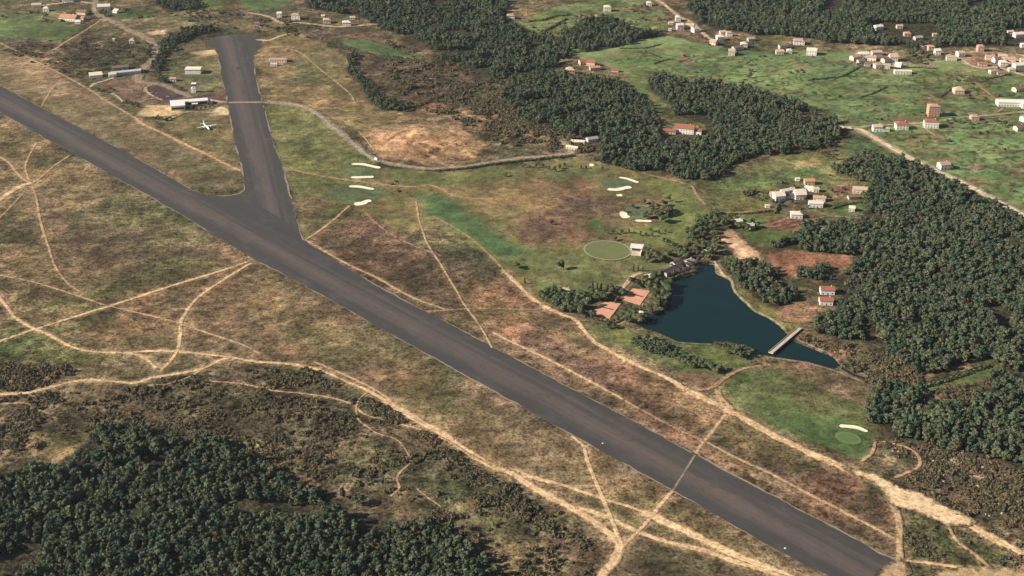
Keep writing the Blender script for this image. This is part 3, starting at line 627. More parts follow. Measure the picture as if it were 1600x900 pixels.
# ------------------------------------------------------------------ mesh helpers
def mesh_np(name, V, F, mats, parent=None, attrs=None, smooth=False, midx=None):
    """V (n,3); F (m,k) index array of equal-length faces or list of lists"""
    me = bpy.data.meshes.new(name)
    if isinstance(F, np.ndarray):
        k = F.shape[1]; me.vertices.add(len(V)); me.loops.add(F.size); me.polygons.add(len(F))
        me.vertices.foreach_set('co', np.ascontiguousarray(V, dtype=np.float32).ravel())
        me.loops.foreach_set('vertex_index', np.ascontiguousarray(F, dtype=np.int32).ravel())
        me.polygons.foreach_set('loop_start', np.arange(len(F), dtype=np.int32) * k)
        me.polygons.foreach_set('loop_total', np.full(len(F), k, dtype=np.int32))
        me.update(calc_edges=True)
    else:
        me.from_pydata([tuple(v) for v in V], [], [list(f) for f in F]); me.update()
    for m in (mats if isinstance(mats, (list, tuple)) else [mats]): me.materials.append(m)
    if midx is not None: me.polygons.foreach_set('material_index', np.asarray(midx, dtype=np.int32))
    for an, (kind, arr) in (attrs or {}).items():
        a = me.attributes.new(an, kind, 'POINT')
        key = {'FLOAT_COLOR': 'color', 'FLOAT': 'value', 'FLOAT_VECTOR': 'vector', 'INT': 'value'}[kind]
        a.data.foreach_set(key, np.ascontiguousarray(arr, dtype=np.int32 if kind == 'INT' else np.float32).ravel())
    if smooth: me.polygons.foreach_set('use_smooth', np.ones(len(me.polygons), dtype=bool))
    o = bpy.data.objects.new(name, me); C.objects.link(o)
    if parent: o.parent = parent
    return o
def structure(o): o['kind'] = 'structure'; return o
def stuff(o, label, cat):
    o['kind'] = 'stuff'; o['label'] = label; o['category'] = cat; return o
def tag(o, label, cat, group=None):
    o['label'] = label; o['category'] = cat
    if group: o['group'] = group
    return o
def thing(name, label, cat, x, y, z=0.0, rot=0.0, group=None):
    o = bpy.data.objects.new(name, None); C.objects.link(o); o.empty_display_size = .5
    o.location = (x, y, z); o.rotation_euler = (0, 0, rot)
    return tag(o, label, cat, group)

class MB:
    """collects boxes, prisms and rings into one mesh"""
    def __init__(s): s.v = []; s.f = []
    def add(s, V, F):
        n = len(s.v); s.v += [tuple(p) for p in V]; s.f += [[i + n for i in f] for f in F]; return s
    def box(s, x0, x1, y0, y1, z0, z1):
        return s.add([(x0,y0,z0),(x1,y0,z0),(x1,y1,z0),(x0,y1,z0),(x0,y0,z1),(x1,y0,z1),(x1,y1,z1),(x0,y1,z1)],
                     [(3,2,1,0),(4,5,6,7),(0,1,5,4),(1,2,6,5),(2,3,7,6),(3,0,4,7)])
    def rings(s, rs, cap=True):
        """list of equal-length rings of points"""
        n = len(rs[0]); V = [p for r in rs for p in r]; F = []
        for k in range(len(rs) - 1):
            for i in range(n): F.append((k*n+i, k*n+(i+1) % n, (k+1)*n+(i+1) % n, (k+1)*n+i))
        if cap: F.append(tuple(range(n - 1, -1, -1))); F.append(tuple(range((len(rs)-1)*n, len(rs)*n)))
        return s.add(V, F)
    def tube(s, pts, rads, n=8):
        rs = []
        for i, p in enumerate(pts):
            p = Vector(p); d = (Vector(pts[min(i+1, len(pts)-1)]) - Vector(pts[max(i-1, 0)])).normalized()
            a = d.orthogonal().normalized() if abs(d.z) < .95 else Vector((1, 0, 0)); a = (a - d * a.dot(d)).normalized(); b = d.cross(a)
            rs.append([p + (a * math.cos(t) + b * math.sin(t)) * rads[i] for t in (2 * math.pi * k / n for k in range(n))])
        return s.rings(rs)
    def build(s, name, mat, parent=None, smooth=False):
        return mesh_np(name, s.v, s.f, mat, parent, smooth=smooth)

# ------------------------------------------------------------------ the ground: one sheet to the horizon
def axis(lo, hi, step, far):
    core = np.arange(lo, hi + step, step); out = [core]; d = step; e = core[-1]; b = core[0]; up, dn = [], []
    while e < far: d *= 1.35; e += d; up.append(e); b -= d; dn.append(b)
    return np.concatenate([np.array(dn[::-1]), core, np.array(up)])
gx, gy = axis(-1060, 1060, 3.2, 26000), axis(760, 2620, 3.2, 28000)
GX, GY = np.meshgrid(gx, gy)
fx, fy = GX.ravel(), GY.ravel()
inside = (fx > -1100) & (fx < 1100) & (fy > 720) & (fy < 2660)
gcol = np.empty((fx.size, 3)); gcol[:] = (.08, .09, .045); gscr = np.ones(fx.size); gz = np.zeros(fx.size)
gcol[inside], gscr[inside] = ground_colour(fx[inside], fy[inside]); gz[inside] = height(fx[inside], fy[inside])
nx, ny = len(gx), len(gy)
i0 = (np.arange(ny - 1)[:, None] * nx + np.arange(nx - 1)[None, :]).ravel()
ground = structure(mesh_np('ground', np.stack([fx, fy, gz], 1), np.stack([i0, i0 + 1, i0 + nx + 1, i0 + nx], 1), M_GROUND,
    attrs={'cover': ('FLOAT_COLOR', np.concatenate([gcol, np.ones((fx.size, 1))], 1)), 'scrub': ('FLOAT', gscr)}, smooth=True))

# ------------------------------------------------------------------ flat sheets
def ear_clip(P):
    from mathutils.geometry import tessellate_polygon
    return tessellate_polygon([[Vector((p[0], p[1], 0)) for p in P]])
def resample(P, step):
    out = []
    for i in range(len(P)):
        a, b = P[i], P[(i + 1) % len(P)]
        n = max(1, int(np.linalg.norm(b - a) / step))
        for k in range(n): out.append(a + (b - a) * k / n)
    return np.array(out)
def sheet(name, P, z, mat, attrs=None, parent=None):
    F = [f for f in ear_clip(P)]
    V = [(p[0], p[1], z) for p in P]
    area = lambda f: (V[f[1]][0]-V[f[0]][0])*(V[f[2]][1]-V[f[0]][1])-(V[f[1]][1]-V[f[0]][1])*(V[f[2]][0]-V[f[0]][0])
    F = [f if area(f) > 0 else f[::-1] for f in F]
    return mesh_np(name, V, F, mat, parent, attrs)

def ribbon(name, L, w, col, strength, z, fade=.34, wob=.35):
    """a track: a strip that follows the lie of the land, ragged towards the grass"""
    L = np.asarray(L); n = len(L)
    T = np.gradient(L, axis=0); T /= np.linalg.norm(T, axis=1)[:, None] + 1e-9
    Nn = np.stack([-T[:, 1], T[:, 0]], 1)
    s = np.concatenate([[0], np.cumsum(np.linalg.norm(np.diff(L, axis=0), axis=1))])
    W2 = w * .5 * (1 + fade) * (1 + wob * (fbm(s, s * 0 + w * 37, 26, 2, 3) - .5) * 2)
    k = max(5, int(w / .7) | 1); t = np.linspace(-1, 1, k)
    off = (fbm(s, s * 0 + 5 + w * 11, 18, 6, 3) - .5) * w * .35
    X = L[:, None, 0] + Nn[:, None, 0] * (t * W2[:, None] + off[:, None]); Y = L[:, None, 1] + Nn[:, None, 1] * (t * W2[:, None] + off[:, None])
    x, y = X.ravel(), Y.ravel(); tt = np.abs(np.tile(t, n))
    base, scr = ground_colour(x, y)
    a = 1 - sstep(1 - fade * 1.5, 1.0, tt + (fbm(x, y, 3.2, 61, 3) - .5) * .55)
    a[tt > .999] = 0
    ends = np.repeat(np.minimum(np.minimum(s, s[-1] - s) / (w * 1.2), 1), k)
    a = a * strength * (.62 + .6 * fbm(x, y, 14, 71, 3)) * (.35 + .65 * ends); a = np.clip(a, 0, 1)[:, None]
    wheel = 1 + .18 * np.exp(-((tt - .38) / .16) ** 2)
    c = np.array(col) * (.74 + .5 * fbm(x, y, 7, 81, 3))[:, None] * wheel[:, None]
    colr = base * (1 - a) + c * a
    i0 = (np.arange(n - 1)[:, None] * k + np.arange(k - 1)[None, :]).ravel()
    return mesh_np(name, np.stack([x, y, height(x, y) + z], 1), np.stack([i0, i0 + k, i0 + k + 1, i0 + 1], 1)[:, ::-1], M_GROUND,
        attrs={'cover': ('FLOAT_COLOR', np.concatenate([colr, np.ones((len(x), 1))], 1)), 'scrub': ('FLOAT', scr * (1 - a[:, 0]) + .3 * a[:, 0])}, smooth=True)

for i, t in enumerate(TRACKS):
    structure(ribbon('dirt_track', smooth_line(gps(t[0]), 2.2), t[1], t[2], t[3], .10 + .005 * i))
for i, t in enumerate(ROADS):
    L = smooth_line(gps(t[0]), 2.5)
    structure(ribbon('verge', L, t[1] * 1.7, tuple(c * .95 for c in (.36, .27, .17)), .8, .46 + .006 * i, .4))
    structure(ribbon('road', L, t[1], t[2], 1.0, .56 + .006 * i, .16, .12))
for i, (P, c, soft) in enumerate(PATCH_W):
    Q = resample(P, 3.0); Q = Q + np.stack([(fbm(Q[:, 0], Q[:, 1], 12, 5, 3) - .5) * 7, (fbm(Q[:, 0], Q[:, 1], 12, 9, 3) - .5) * 9], 1)
    x0, x1, y0, y1 = Q[:, 0].min() - 3, Q[:, 0].max() + 3, Q[:, 1].min() - 3, Q[:, 1].max() + 3
    ax_, ay_ = np.arange(x0, x1, 1.3), np.arange(y0, y1, 1.3); AX, AY = np.meshgrid(ax_, ay_); x, y = AX.ravel(), AY.ravel()
    d = poly_sd(x, y, Q); a = np.clip(sstep(-1.5, 2.5, d + (fbm(x, y, 4, 3, 3) - .5) * 5), 0, 1)[:, None]
    base, scr = ground_colour(x, y)
    colr = base * (1 - a) + c * (.84 + .28 * fbm(x, y, 9, 15, 4))[:, None] * a
    i0 = (np.arange(len(ay_) - 1)[:, None] * len(ax_) + np.arange(len(ax_) - 1)[None, :]).ravel()
    Fq = np.stack([i0, i0 + 1, i0 + len(ax_) + 1, i0 + len(ax_)], 1); Fq = Fq[(d[Fq] > -3.5).all(1)]
    use, inv_ = np.unique(Fq, return_inverse=True)
    structure(mesh_np('bare_ground', np.stack([x, y, height(x, y) + .62 + .01 * i], 1)[use], inv_.reshape(Fq.shape), M_GROUND,
        attrs={'cover': ('FLOAT_COLOR', np.concatenate([colr, np.ones((len(x), 1))], 1)[use]), 'scrub': ('FLOAT', (scr * (1 - a[:, 0]) + .3 * a[:, 0])[use])}, smooth=True))

# runway and taxiway: one asphalt sheet
rd = gps([(87, 225), (1292, 900)]); rdir = (rd[1] - rd[0]) / np.linalg.norm(rd[1] - rd[0]); rnor = np.array([-rdir[1], rdir[0]])
ru = gps([(172, 225), (1397, 875)])
half = .5 * ((ru[0] - rd[0]) @ rnor + (ru[1] - rd[0]) @ rnor) * .5
mid0 = rd[0] + rnor * half
def lane(P):
    return np.stack([(P - mid0) @ rnor, (P - mid0) @ rdir, np.zeros(len(P))], 1)
taxi = np.array(ASPH[10:37]); 
I_T0, I_T1 = 12, 31     # indices in ASPH of the taxiway outline
run_poly = gps(ASPH[:7] + [(325,304.5),(350,306),(372,303.5),(468,358),(474,374)] + ASPH[ASPH.index((474,374)) + 1:])
taxi_poly = gps([(370,303.5),(379,299),(382,292)] + ASPH[12:ASPH.index((474,374)) + 1])
def ragged(P, a):
    return P + np.stack([(fbm(P[:, 0], P[:, 1], 9, 33, 4) - .5) * a, (fbm(P[:, 0], P[:, 1], 9, 43, 4) - .5) * a], 1)
Pr = ragged(resample(run_poly, 3.0), 5.0)
structure(sheet('runway', Pr, .20, M_ASPH, {'lane': ('FLOAT_VECTOR', lane(Pr))}))
tp = gps([(347, 125), (402, 132), (372, 240), (431, 225)]); td = ((tp[2] + tp[3]) - (tp[0] + tp[1])); td /= np.linalg.norm(td); tn = np.array([-td[1], td[0]]); tm = (tp[0] + tp[1]) / 2
Pt = ragged(resample(taxi_poly, 3.0), 5.0)
structure(sheet('taxiway', Pt, .17, M_ASPH, {'lane': ('FLOAT_VECTOR', np.stack([(Pt - tm) @ tn, (Pt - tm) @ td, np.zeros(len(Pt))], 1))}))
def edge(px, w, z, a=1.0):
    L = smooth_line(gps(px), 3.0)
    T = np.gradient(L, axis=0); T /= np.linalg.norm(T, axis=1)[:, None]; Nn = np.stack([-T[:, 1], T[:, 0]], 1)
    s = np.arange(len(L)) * 3.0; ww = w * np.clip((fbm(s, s * 0 + w * 7 + px[0][0], 26, 4, 4) - .36) * 5.5, .12, 1.5); L = ragged(L, 3.0)
    V = np.concatenate([np.c_[L + Nn * ww[:, None] * .5, np.full(len(L), z)], np.c_[L - Nn * ww[:, None] * .5, np.full(len(L), z)]])
    n = len(L); i = np.arange(n - 1)
    structure(mesh_np('runway_edge_strip', V, np.stack([i, i + n, i + n + 1, i + 1], 1), M_EDGE))
edge([(1292,900),(1200,852),(1052,767),(885,675),(800,627),(650,544),(482,450),(405,409)], 1.0, .24)
edge([(384,398),(282,335),(180,277),(87,225),(0,176)], .8, .24)
edge([(474,374),(587,445),(700,505),(800,558),(1000,664),(1080,708)], 1.2, .24)
edge([(1090,712),(1200,770.5),(1300,823),(1397,875)], 1.7, .24)
edge([(474,374),(468,358),(457,320),(442,262),(427,222),(412,165)], 1.5, .24)
edge([(410,157),(402,132),(396,94)], 1.3, .24)
edge([(340,85),(347,125),(355,157)], 1.6, .24)
edge([(357,172),(367,222),(372,240),(379,267),(382,292),(379,299),(370,303.5),(350,306),(325,304.5),(300,297)], 1.5, .24)
edge([(0,133.7),(87,180),(172,225),(240,262),(300,297)], .8, .24)
# dirt carried across the asphalt where tracks cross it
def asphalt_stain(px, w, col, al, z):
    L = smooth_line(gps(px), 2.0); T = np.gradient(L, axis=0); T /= np.linalg.norm(T, axis=1)[:, None]; Nn = np.stack([-T[:, 1], T[:, 0]], 1)
    k = 7; t = np.linspace(-1, 1, k); n = len(L)
    X = (L[:, None, :] + Nn[:, None, :] * (t[None, :, None] * w * .5)).reshape(-1, 2); tt = np.abs(np.tile(t, n))
    a = np.clip((1 - sstep(.35, 1, tt)) * al * (.4 + 1.2 * fbm(X[:, 0], X[:, 1], 5, 9, 3)), 0, 1)[:, None]
    c = np.array((.072, .063, .057)) * (1 - a) + np.array(col) * a
    i0 = (np.arange(n - 1)[:, None] * k + np.arange(k - 1)[None, :]).ravel()
    structure(mesh_np('dirt_track', np.c_[X, np.full(len(X), z)], np.stack([i0, i0 + k, i0 + k + 1, i0 + 1], 1)[:, ::-1], M_GROUND,
        attrs={'cover': ('FLOAT_COLOR', np.c_[c, np.ones(len(c))]), 'scrub': ('FLOAT', np.full(len(c), .1))}))
asphalt_stain([(1051,767),(1068,740),(1086,711)], 2.6, (.30,.23,.16), .75, .27)
asphalt_stain([(356,160.5),(384,160),(412,160)], 9, (.34,.26,.19), .8, .29)

# pond
Pp = resample(POND_W, 6.0); cen = Pp.mean(0)
T_ = np.roll(Pp, -1, 0) - np.roll(Pp, 1, 0); T_ /= np.linalg.norm(T_, axis=1)[:, None]
sgn = 1 if np.sum(Pp[:, 0] * np.roll(Pp[:, 1], -1) - np.roll(Pp[:, 0], -1) * Pp[:, 1]) > 0 else -1
structure(sheet('pond_water', Pp + np.stack([T_[:, 1], -T_[:, 0]], 1) * sgn * 2.2, -.9, M_WATER))
for nm, px, w in (('stream', [(1308,571),(1330,585),(1350,592),(1374,601)], 3.0), ('stream', [(1437,603),(1480,591),(1510,581),(1546,569)], 2.6)):
    L = smooth_line(gps(px), 3); T = np.gradient(L, axis=0); T /= np.linalg.norm(T, axis=1)[:, None]; Nn = np.stack([-T[:, 1], T[:, 0]], 1); n = len(L); i = np.arange(n - 1)
    V = np.concatenate([np.c_[L + Nn * w * .5, height(*L.T) + .7], np.c_[L - Nn * w * .5, height(*L.T) + .7]])
    structure(mesh_np('stream', V, np.stack([i, i + n, i + n + 1, i + 1], 1), M_WATER))

structure(ribbon('shore', smooth_line(gps([(1126,433),(1141,436),(1149,455),(1169,475),(1181,486),(1202,496),(1217,506),(1229,517)]), 2.2), 2.4, (.22,.19,.11), .75, .5))
structure(ribbon('shore', smooth_line(gps([(1015,515),(1038,525),(1060,535),(1085,537.5),(1112,538.5)]), 2.2), 1.8, (.21,.21,.12), .7, .5))
structure(ribbon('shore', smooth_line(gps([(1244,530),(1276,544),(1302,555)]), 2.2), 2.6, (.26,.18,.125), .8, .5))
structure(ribbon('shore', smooth_line(gps([(1214,560),(1262,568),(1300,578),(1330,590),(1352,598)]), 2.2), 3.4, (.27,.18,.125), .7, .5))
# ------------------------------------------------------------------ sand bunkers, putting greens, ring path
def bunker(px, w, label):
    L = smooth_line(gps(px), 1.2); n = len(L)
    T = np.gradient(L, axis=0); T /= np.linalg.norm(T, axis=1)[:, None]; Nn = np.stack([-T[:, 1], T[:, 0]], 1)
    s = np.linspace(0, 1, n); prof = np.sqrt(np.clip(1 - (2 * s - 1) ** 8, .02, 1)) * (.75 + .5 * fbm(s * 40, s * 0 + w, 12, len(label), 2))
    k = 5; t = np.linspace(-1, 1, k)
    X = (L[:, None, :] + Nn[:, None, :] * (t[None, :, None] * (w * .5 * prof)[:, None, None])).reshape(-1, 2)
    z = height(X[:, 0], X[:, 1]) + .35 - .25 * (1 - np.tile(t, n) ** 2)
    i0 = (np.arange(n - 1)[:, None] * k + np.arange(k - 1)[None, :]).ravel()
    o = mesh_np('sand_bunker', np.c_[X, z], np.stack([i0, i0 + k, i0 + k + 1, i0 + 1], 1)[:, ::-1], M_SANDB, smooth=True)
    tag(o, label, 'sand bunker', 'pale sand bunkers on the golf course')
bunker([(549,257),(565,257),(580,260),(594,263)], 6.5, 'curved pale sand bunker nearest the road bend, topmost of the stack of four')
bunker([(548,277.5),(560,277.5),(584,276.5)], 6.5, 'straight pale sand bunker, second from the top in the stack of four')
bunker([(545,291.5),(560,292),(584,296)], 6.5, 'pale blunt ended sand bunker, third from the top in the stack of four')
bunker([(553,319.5),(566,318),(572,315),(580,313.5)], 9, 'ragged sand bunker at the end of the dirt path, lowest of the four')
bunker([(967,277.5),(980,280),(997,286)], 5, 'thin pale sand bunker above the small green at the right of the golf course')
bunker([(949,296),(962,297),(975,294.5),(986,292.5)], 8, 'long pale sand bunker below the small green at the right of the golf course')
bunker([(963,306),(972,305)], 6, 'tiny pale sand spot on the brown fairway below the long bunker')
bunker([(975,331),(974,336),(980,341)], 10, 'hooked pale sand bunker beside the dark round tree')
bunker([(992,345),(1005,345.5),(1018,346)], 6, 'narrow sand bunker under the dark clump of golf course trees')
bunker([(1311,666),(1325,667),(1340,669),(1355,675)], 5, 'pale curved sand bunker beside the round green at lower right')
bunker([(920,258),(928,258)], 9, 'buff sand bunker at the edge of the wood, top of the golf course')
def disc(name, pxs, z, mat, seg=64, ring=None):
    c = gp(*pxs[0]); a = np.array(gp(*pxs[1])) - c; b = np.array(gp(*pxs[2])) - c
    th = np.linspace(0, 2 * np.pi, seg, endpoint=False)
    P = np.array(c) + np.cos(th)[:, None] * a + np.sin(th)[:, None] * b
    if ring is None: return sheet(name, P, z, mat)
    Q = np.array(c) + (P - np.array(c)) * (1 + ring / (.5 * (np.linalg.norm(a) + np.linalg.norm(b)))); n = seg; i = np.arange(n)
    return mesh_np(name, np.c_[np.concatenate([P, Q]), np.full(2 * n, z)], np.stack([i, i + n, (i + 1) % n + n, (i + 1) % n], 1), mat)
M_GREEN = simple('mown_green', (.145, .160, .068), .12, .12, .95, .05)
M_GREEN2 = simple('mown_green_bright', (.105, .160, .055), .12, .12, .95, .05)
M_RPATH = simple('gravel_path', (.27, .27, .15), .2, .3)
structure(disc('putting_green', [(949,391.5),(984,393.5),(948.5,377.5)], .46, M_GREEN))
structure(disc('ring_path', [(949,391.5),(984,393.5),(948.5,377.5)], .52, M_RPATH, ring=1.9))
structure(disc('putting_green', [(1325,685),(1346,688),(1322,675)], .44, M_GREEN2))
structure(disc('mown_ring', [(1325,685),(1341,687),(1323,678)], .48, simple('mown_ring_grass', (.13, .165, .07), .15, .3), ring=2.0))

# ------------------------------------------------------------------ plants
def crown_mesh(kind, seed):
    """many small leaf-clump faces set round irregular lobes"""
    r = np.random.default_rng(seed); V = []; T = []
    if kind == 'pine':
        lobes = []; lop = r.uniform(.7, 1.0); wid = r.uniform(1.9, 3.4); top = r.uniform(7.6, 11.2)
        for _ in range(22):
            k = r.uniform(0, 1); zz = 2.6 + (top - 2.6) * k; q = wid * math.sqrt(max(0, 1 - (abs(k - .4) / .8) ** 2)) * r.uniform(.2, 1.3); an = r.uniform(0, 6.28)
            lobes.append(((q * math.cos(an), q * math.sin(an) * lop, zz + r.normal(0, .5)), r.uniform(.6, 1.45)))
        lobes.append(((r.normal(0, .6), r.normal(0, .6), top + r.uniform(0, 1.2)), .9)); dens, ls = 36, .44
    elif kind == 'leafy': lobes = [((r.normal(0, 1.7), r.normal(0, 1.7), r.uniform(3.2, 7.2)), r.uniform(1.4, 2.3)) for _ in range(9)]; dens, ls = 34, .55
    elif kind == 'bare': lobes = [((r.normal(0, 1.6), r.normal(0, 1.6), r.uniform(3.0, 7.6)), r.uniform(1.2, 2.0)) for _ in range(8)]; dens, ls = 24, .34
    elif kind == 'cypress': lobes = [((r.normal(0, .15), r.normal(0, .15), z), .95 * (1 - ((z - 3) / 8) ** 2 * .75)) for z in np.arange(1.2, 9.6, .9)]; dens, ls = 26, .4
    elif kind == 'bush': lobes = [((r.normal(0, .7), r.normal(0, .7), r.uniform(.4, .9)), r.uniform(.5, 1.0)) for _ in range(6)]; dens, ls = 16, .38
    elif kind == 'reed': lobes = [((r.normal(0, .8), r.normal(0, .8), r.uniform(.3, .7)), r.uniform(.4, .8)) for _ in range(6)]; dens, ls = 14, .3
    for (c, rad) in lobes:
        n = int(dens * (rad ** 1.4)); tl = r.uniform(.2, .8)
        d = r.normal(size=(n, 3)); d[:, 2] = np.where(d[:, 2] < -.3, -d[:, 2] * .5, d[:, 2]); d /= np.linalg.norm(d, axis=1)[:, None]
        p = np.array(c) + d * rad * r.uniform(.72, 1.12, (n, 1)) * np.array((1.0, 1.0, .82))
        nm = d + np.array((0, 0, .25)) + r.normal(0, .42, (n, 3)); nm /= np.linalg.norm(nm, axis=1)[:, None]
        u = np.cross(nm, r.normal(size=(n, 3))); u /= np.linalg.norm(u, axis=1)[:, None]; w = np.cross(nm, u)
        s = ls * r.uniform(.6, 1.35, (n, 1)) * (1.15 if kind in ('pine', 'leafy') else 1)
        q = np.stack([p - u * s - w * s * .7, p + u * s * .9 - w * s, p + u * s + w * s * .8, p - u * s * .8 + w * s], 1)
        V.append(q.reshape(-1, 3)); T.append(np.repeat(np.clip(tl + r.normal(0, .22, n), 0, 1), 4))
    V = np.concatenate(V); V[:, 2] = np.maximum(V[:, 2], .05); T = np.concatenate(T)
    return V, np.arange(len(V)).reshape(-1, 4), T
def trunk_mb(h, r0, seed, limbs=4):
    r = random.Random(seed); m = MB()
    lean = (r.uniform(-.5, .5), r.uniform(-.5, .5))
    m.tube([(0, 0, -.3), (lean[0] * .4, lean[1] * .4, h * .45), (lean[0], lean[1], h * .9)], [r0, r0 * .7, r0 * .25], 6)
    for k in range(limbs):
        a = k * 2.4 + r.uniform(0, 1); z = h * r.uniform(.42, .7); l = r.uniform(1.2, 2.2)
        m.tube([(lean[0] * .6, lean[1] * .6, z), (lean[0] * .6 + math.cos(a) * l, lean[1] * .6 + math.sin(a) * l, z + l * .6)], [r0 * .4, r0 * .12], 5)
    return m
def proto(name, kind, seed, mat, trunk_h, trunk_r, trunk_mat=None):
    """a plant with its parts, at the origin until it is placed"""
    root = bpy.data.objects.new(name, None); C.objects.link(root); root.empty_display_size = .5
    V, F, T = crown_mesh(kind, seed)
    mesh_np('crown', V, F, mat, root, {'tint': ('FLOAT', T)})
    trunk_mb(trunk_h, trunk_r, seed).build('trunk', trunk_mat or M_BARK, root)
    return root
PROTO = {
 'pine': [proto('pine_tree', 'pine', 100 + k, M_PINE, 9.0, .24) for k in range(10)],
 'leafy': [proto('leafy_tree', 'leafy', 200 + k, M_LEAF, 6.0, .26) for k in range(4)],
 'bare': [proto('bare_tree', 'bare', 300 + k, M_BARE, 6.6, .24) for k in range(3)],
 'cypress': [proto('cypress_tree', 'cypress', 400 + k, M_CYP, 8.0, .16) for k in range(2)],
}
USED = set()
def plant(kind, x, y, s, label, cat, group, rz=None):
    i = R.randrange(len(PROTO[kind])); src = PROTO[kind][i]
    if (kind, i) in USED:
        root = src.copy(); C.objects.link(root)
        for ch in src.children:
            c = ch.copy(); C.objects.link(c); c.parent = root
    else: root = src; USED.add((kind, i))
    root.location = (x, y, hz(x, y) - .1); root.rotation_euler = (0, 0, R.uniform(0, 6.28)); root.scale = (s * R.uniform(.92, 1.08), s * R.uniform(.92, 1.08), s * R.uniform(.88, 1.12))
    return tag(root, label, cat, group)

def scatter(name, pts, kinds, scale, label, cat):
    """one object that draws many plants on its points"""
    pts = np.asarray(pts); n = len(pts)
    z = height(pts[:, 0], pts[:, 1]) - .1
    me = bpy.data.meshes.new(name); me.vertices.add(n); me.vertices.foreach_set('co', np.c_[pts, z].astype(np.float32).ravel())
    a = me.attributes.new('turn', 'FLOAT_VECTOR', 'POINT'); a.data.foreach_set('vector', np.c_[np.zeros((n, 2)), NP.uniform(0, 6.28, n)].astype(np.float32).ravel())
    a = me.attributes.new('size', 'FLOAT_VECTOR', 'POINT'); s = np.asarray(scale)[:, None] * NP.uniform(.88, 1.14, (n, 3)); a.data.foreach_set('vector', s.astype(np.float32).ravel())
    a = me.attributes.new('pick', 'INT', 'POINT'); a.data.foreach_set('value', NP.integers(0, len(kinds), n).astype(np.int32))
    o = bpy.data.objects.new(name, me); C.objects.link(o)
    ng = bpy.data.node_groups.new(name, 'GeometryNodeTree')
    ng.interface.new_socket('Geometry', in_out='INPUT', socket_type='NodeSocketGeometry'); ng.interface.new_socket('Geometry', in_out='OUTPUT', socket_type='NodeSocketGeometry')
    gi, go = ng.nodes.new('NodeGroupInput'), ng.nodes.new('NodeGroupOutput'); inst = ng.nodes.new('GeometryNodeInstanceOnPoints')
    inst.inputs['Pick Instance'].default_value = True
    join = ng.nodes.new('GeometryNodeJoinGeometry')
    for group in kinds:
        j = ng.nodes.new('GeometryNodeJoinGeometry'); g2 = ng.nodes.new('GeometryNodeGeometryToInstance')
        for ob in group:
            oi = ng.nodes.new('GeometryNodeObjectInfo'); oi.inputs['Object'].default_value = ob; oi.transform_space = 'ORIGINAL'
            ng.links.new(oi.outputs['Geometry'], j.inputs[0])
        ng.links.new(j.outputs[0], g2.inputs[0]); ng.links.new(g2.outputs[0], join.inputs[0])
    ng.links.new(gi.outputs[0], inst.inputs['Points']); ng.links.new(join.outputs[0], inst.inputs['Instance'])
    for an, ty, sock in (('turn', 'FLOAT_VECTOR', 'Rotation'), ('size', 'FLOAT_VECTOR', 'Scale'), ('pick', 'INT', 'Instance Index')):
        na = ng.nodes.new('GeometryNodeInputNamedAttribute'); na.data_type = ty; na.inputs['Name'].default_value = an
        ng.links.new(na.outputs['Attribute'], inst.inputs[sock])
    ng.links.new(inst.outputs[0], go.inputs[0])
    md = o.modifiers.new('plants', 'NODES'); md.node_group = ng
    return stuff(o, label, cat)
def parts_of(kind): return [tuple(r.children) for r in PROTO[kind]]

def inside_any(x, y, polys):
    d = np.full(x.shape, -1e9)
    for P in polys: d = np.maximum(d, poly_sd(x, y, P))
    return d
def jitter_grid(P, step):
    x0, y0 = P.min(0) - 5; x1, y1 = P.max(0) + 5
    X, Y = np.meshgrid(np.arange(x0, x1, step), np.arange(y0, y1, step)); X = X.ravel(); Y = Y.ravel()
    return X + NP.uniform(-.45, .45, X.size) * step, Y + NP.uniform(-.45, .45, X.size) * step
def off_tracks(x, y, extra):
    ok = np.ones(x.shape, bool)
    for P, w, *_ in TRW + [(a, b) for a, b, c in RDW]:
        m = box_mask(x, y, P, w + extra + 1)
        if m.any(): ok[m] &= line_d(x[m], y[m], P) > w * .5 + extra
    m = box_mask(x, y, ASPH_W, 10); ok[m] &= poly_sd(x[m], y[m], ASPH_W) < -5
    m = box_mask(x, y, POND_W, 10); ok[m] &= poly_sd(x[m], y[m], POND_W) < -2.0
    return ok

# the woods
NEAR_PINES = 290
wood_pts = {}
for k, (polys, step, sc) in WOODS.items():
    PX, PY, PS = [], [], []
    for P in WOODS_W[k]:
        x, y = jitter_grid(P, step)
        wxx = x + (vnoise(x, y, 30, 3) - .5) * 22; wyy = y + (vnoise(x, y, 30, 8) - .5) * 22
        d = poly_sd(wxx, wyy, P); gap = fbm(x, y, 34, 55, 3)
        keep = (d > 0) & (gap < np.where(d < 14, .60, .68) + (.05 if k in ('east', 'middle', 'southeast', 'northeast') else 0)) & (inside_any(x, y, CLEAR_W) < 0) & off_tracks(x, y, 2.0 if k in ('near', 'hollow') else 6.0)
        q = to_px(x, y); keep &= (q[0] > -110) & (q[0] < 1710) & (q[1] < 985) & (q[1] > -90)
        PX.append(x[keep]); PY.append(y[keep]); PS.append(NP.triangular(.45, .85, 1.4, keep.sum()) * sc * (.68 + .64 * fbm(x[keep], y[keep], 40, 12, 3)))
    wood_pts[k] = np.stack([np.concatenate(PX), np.concatenate(PY), np.concatenate(PS)], 1)
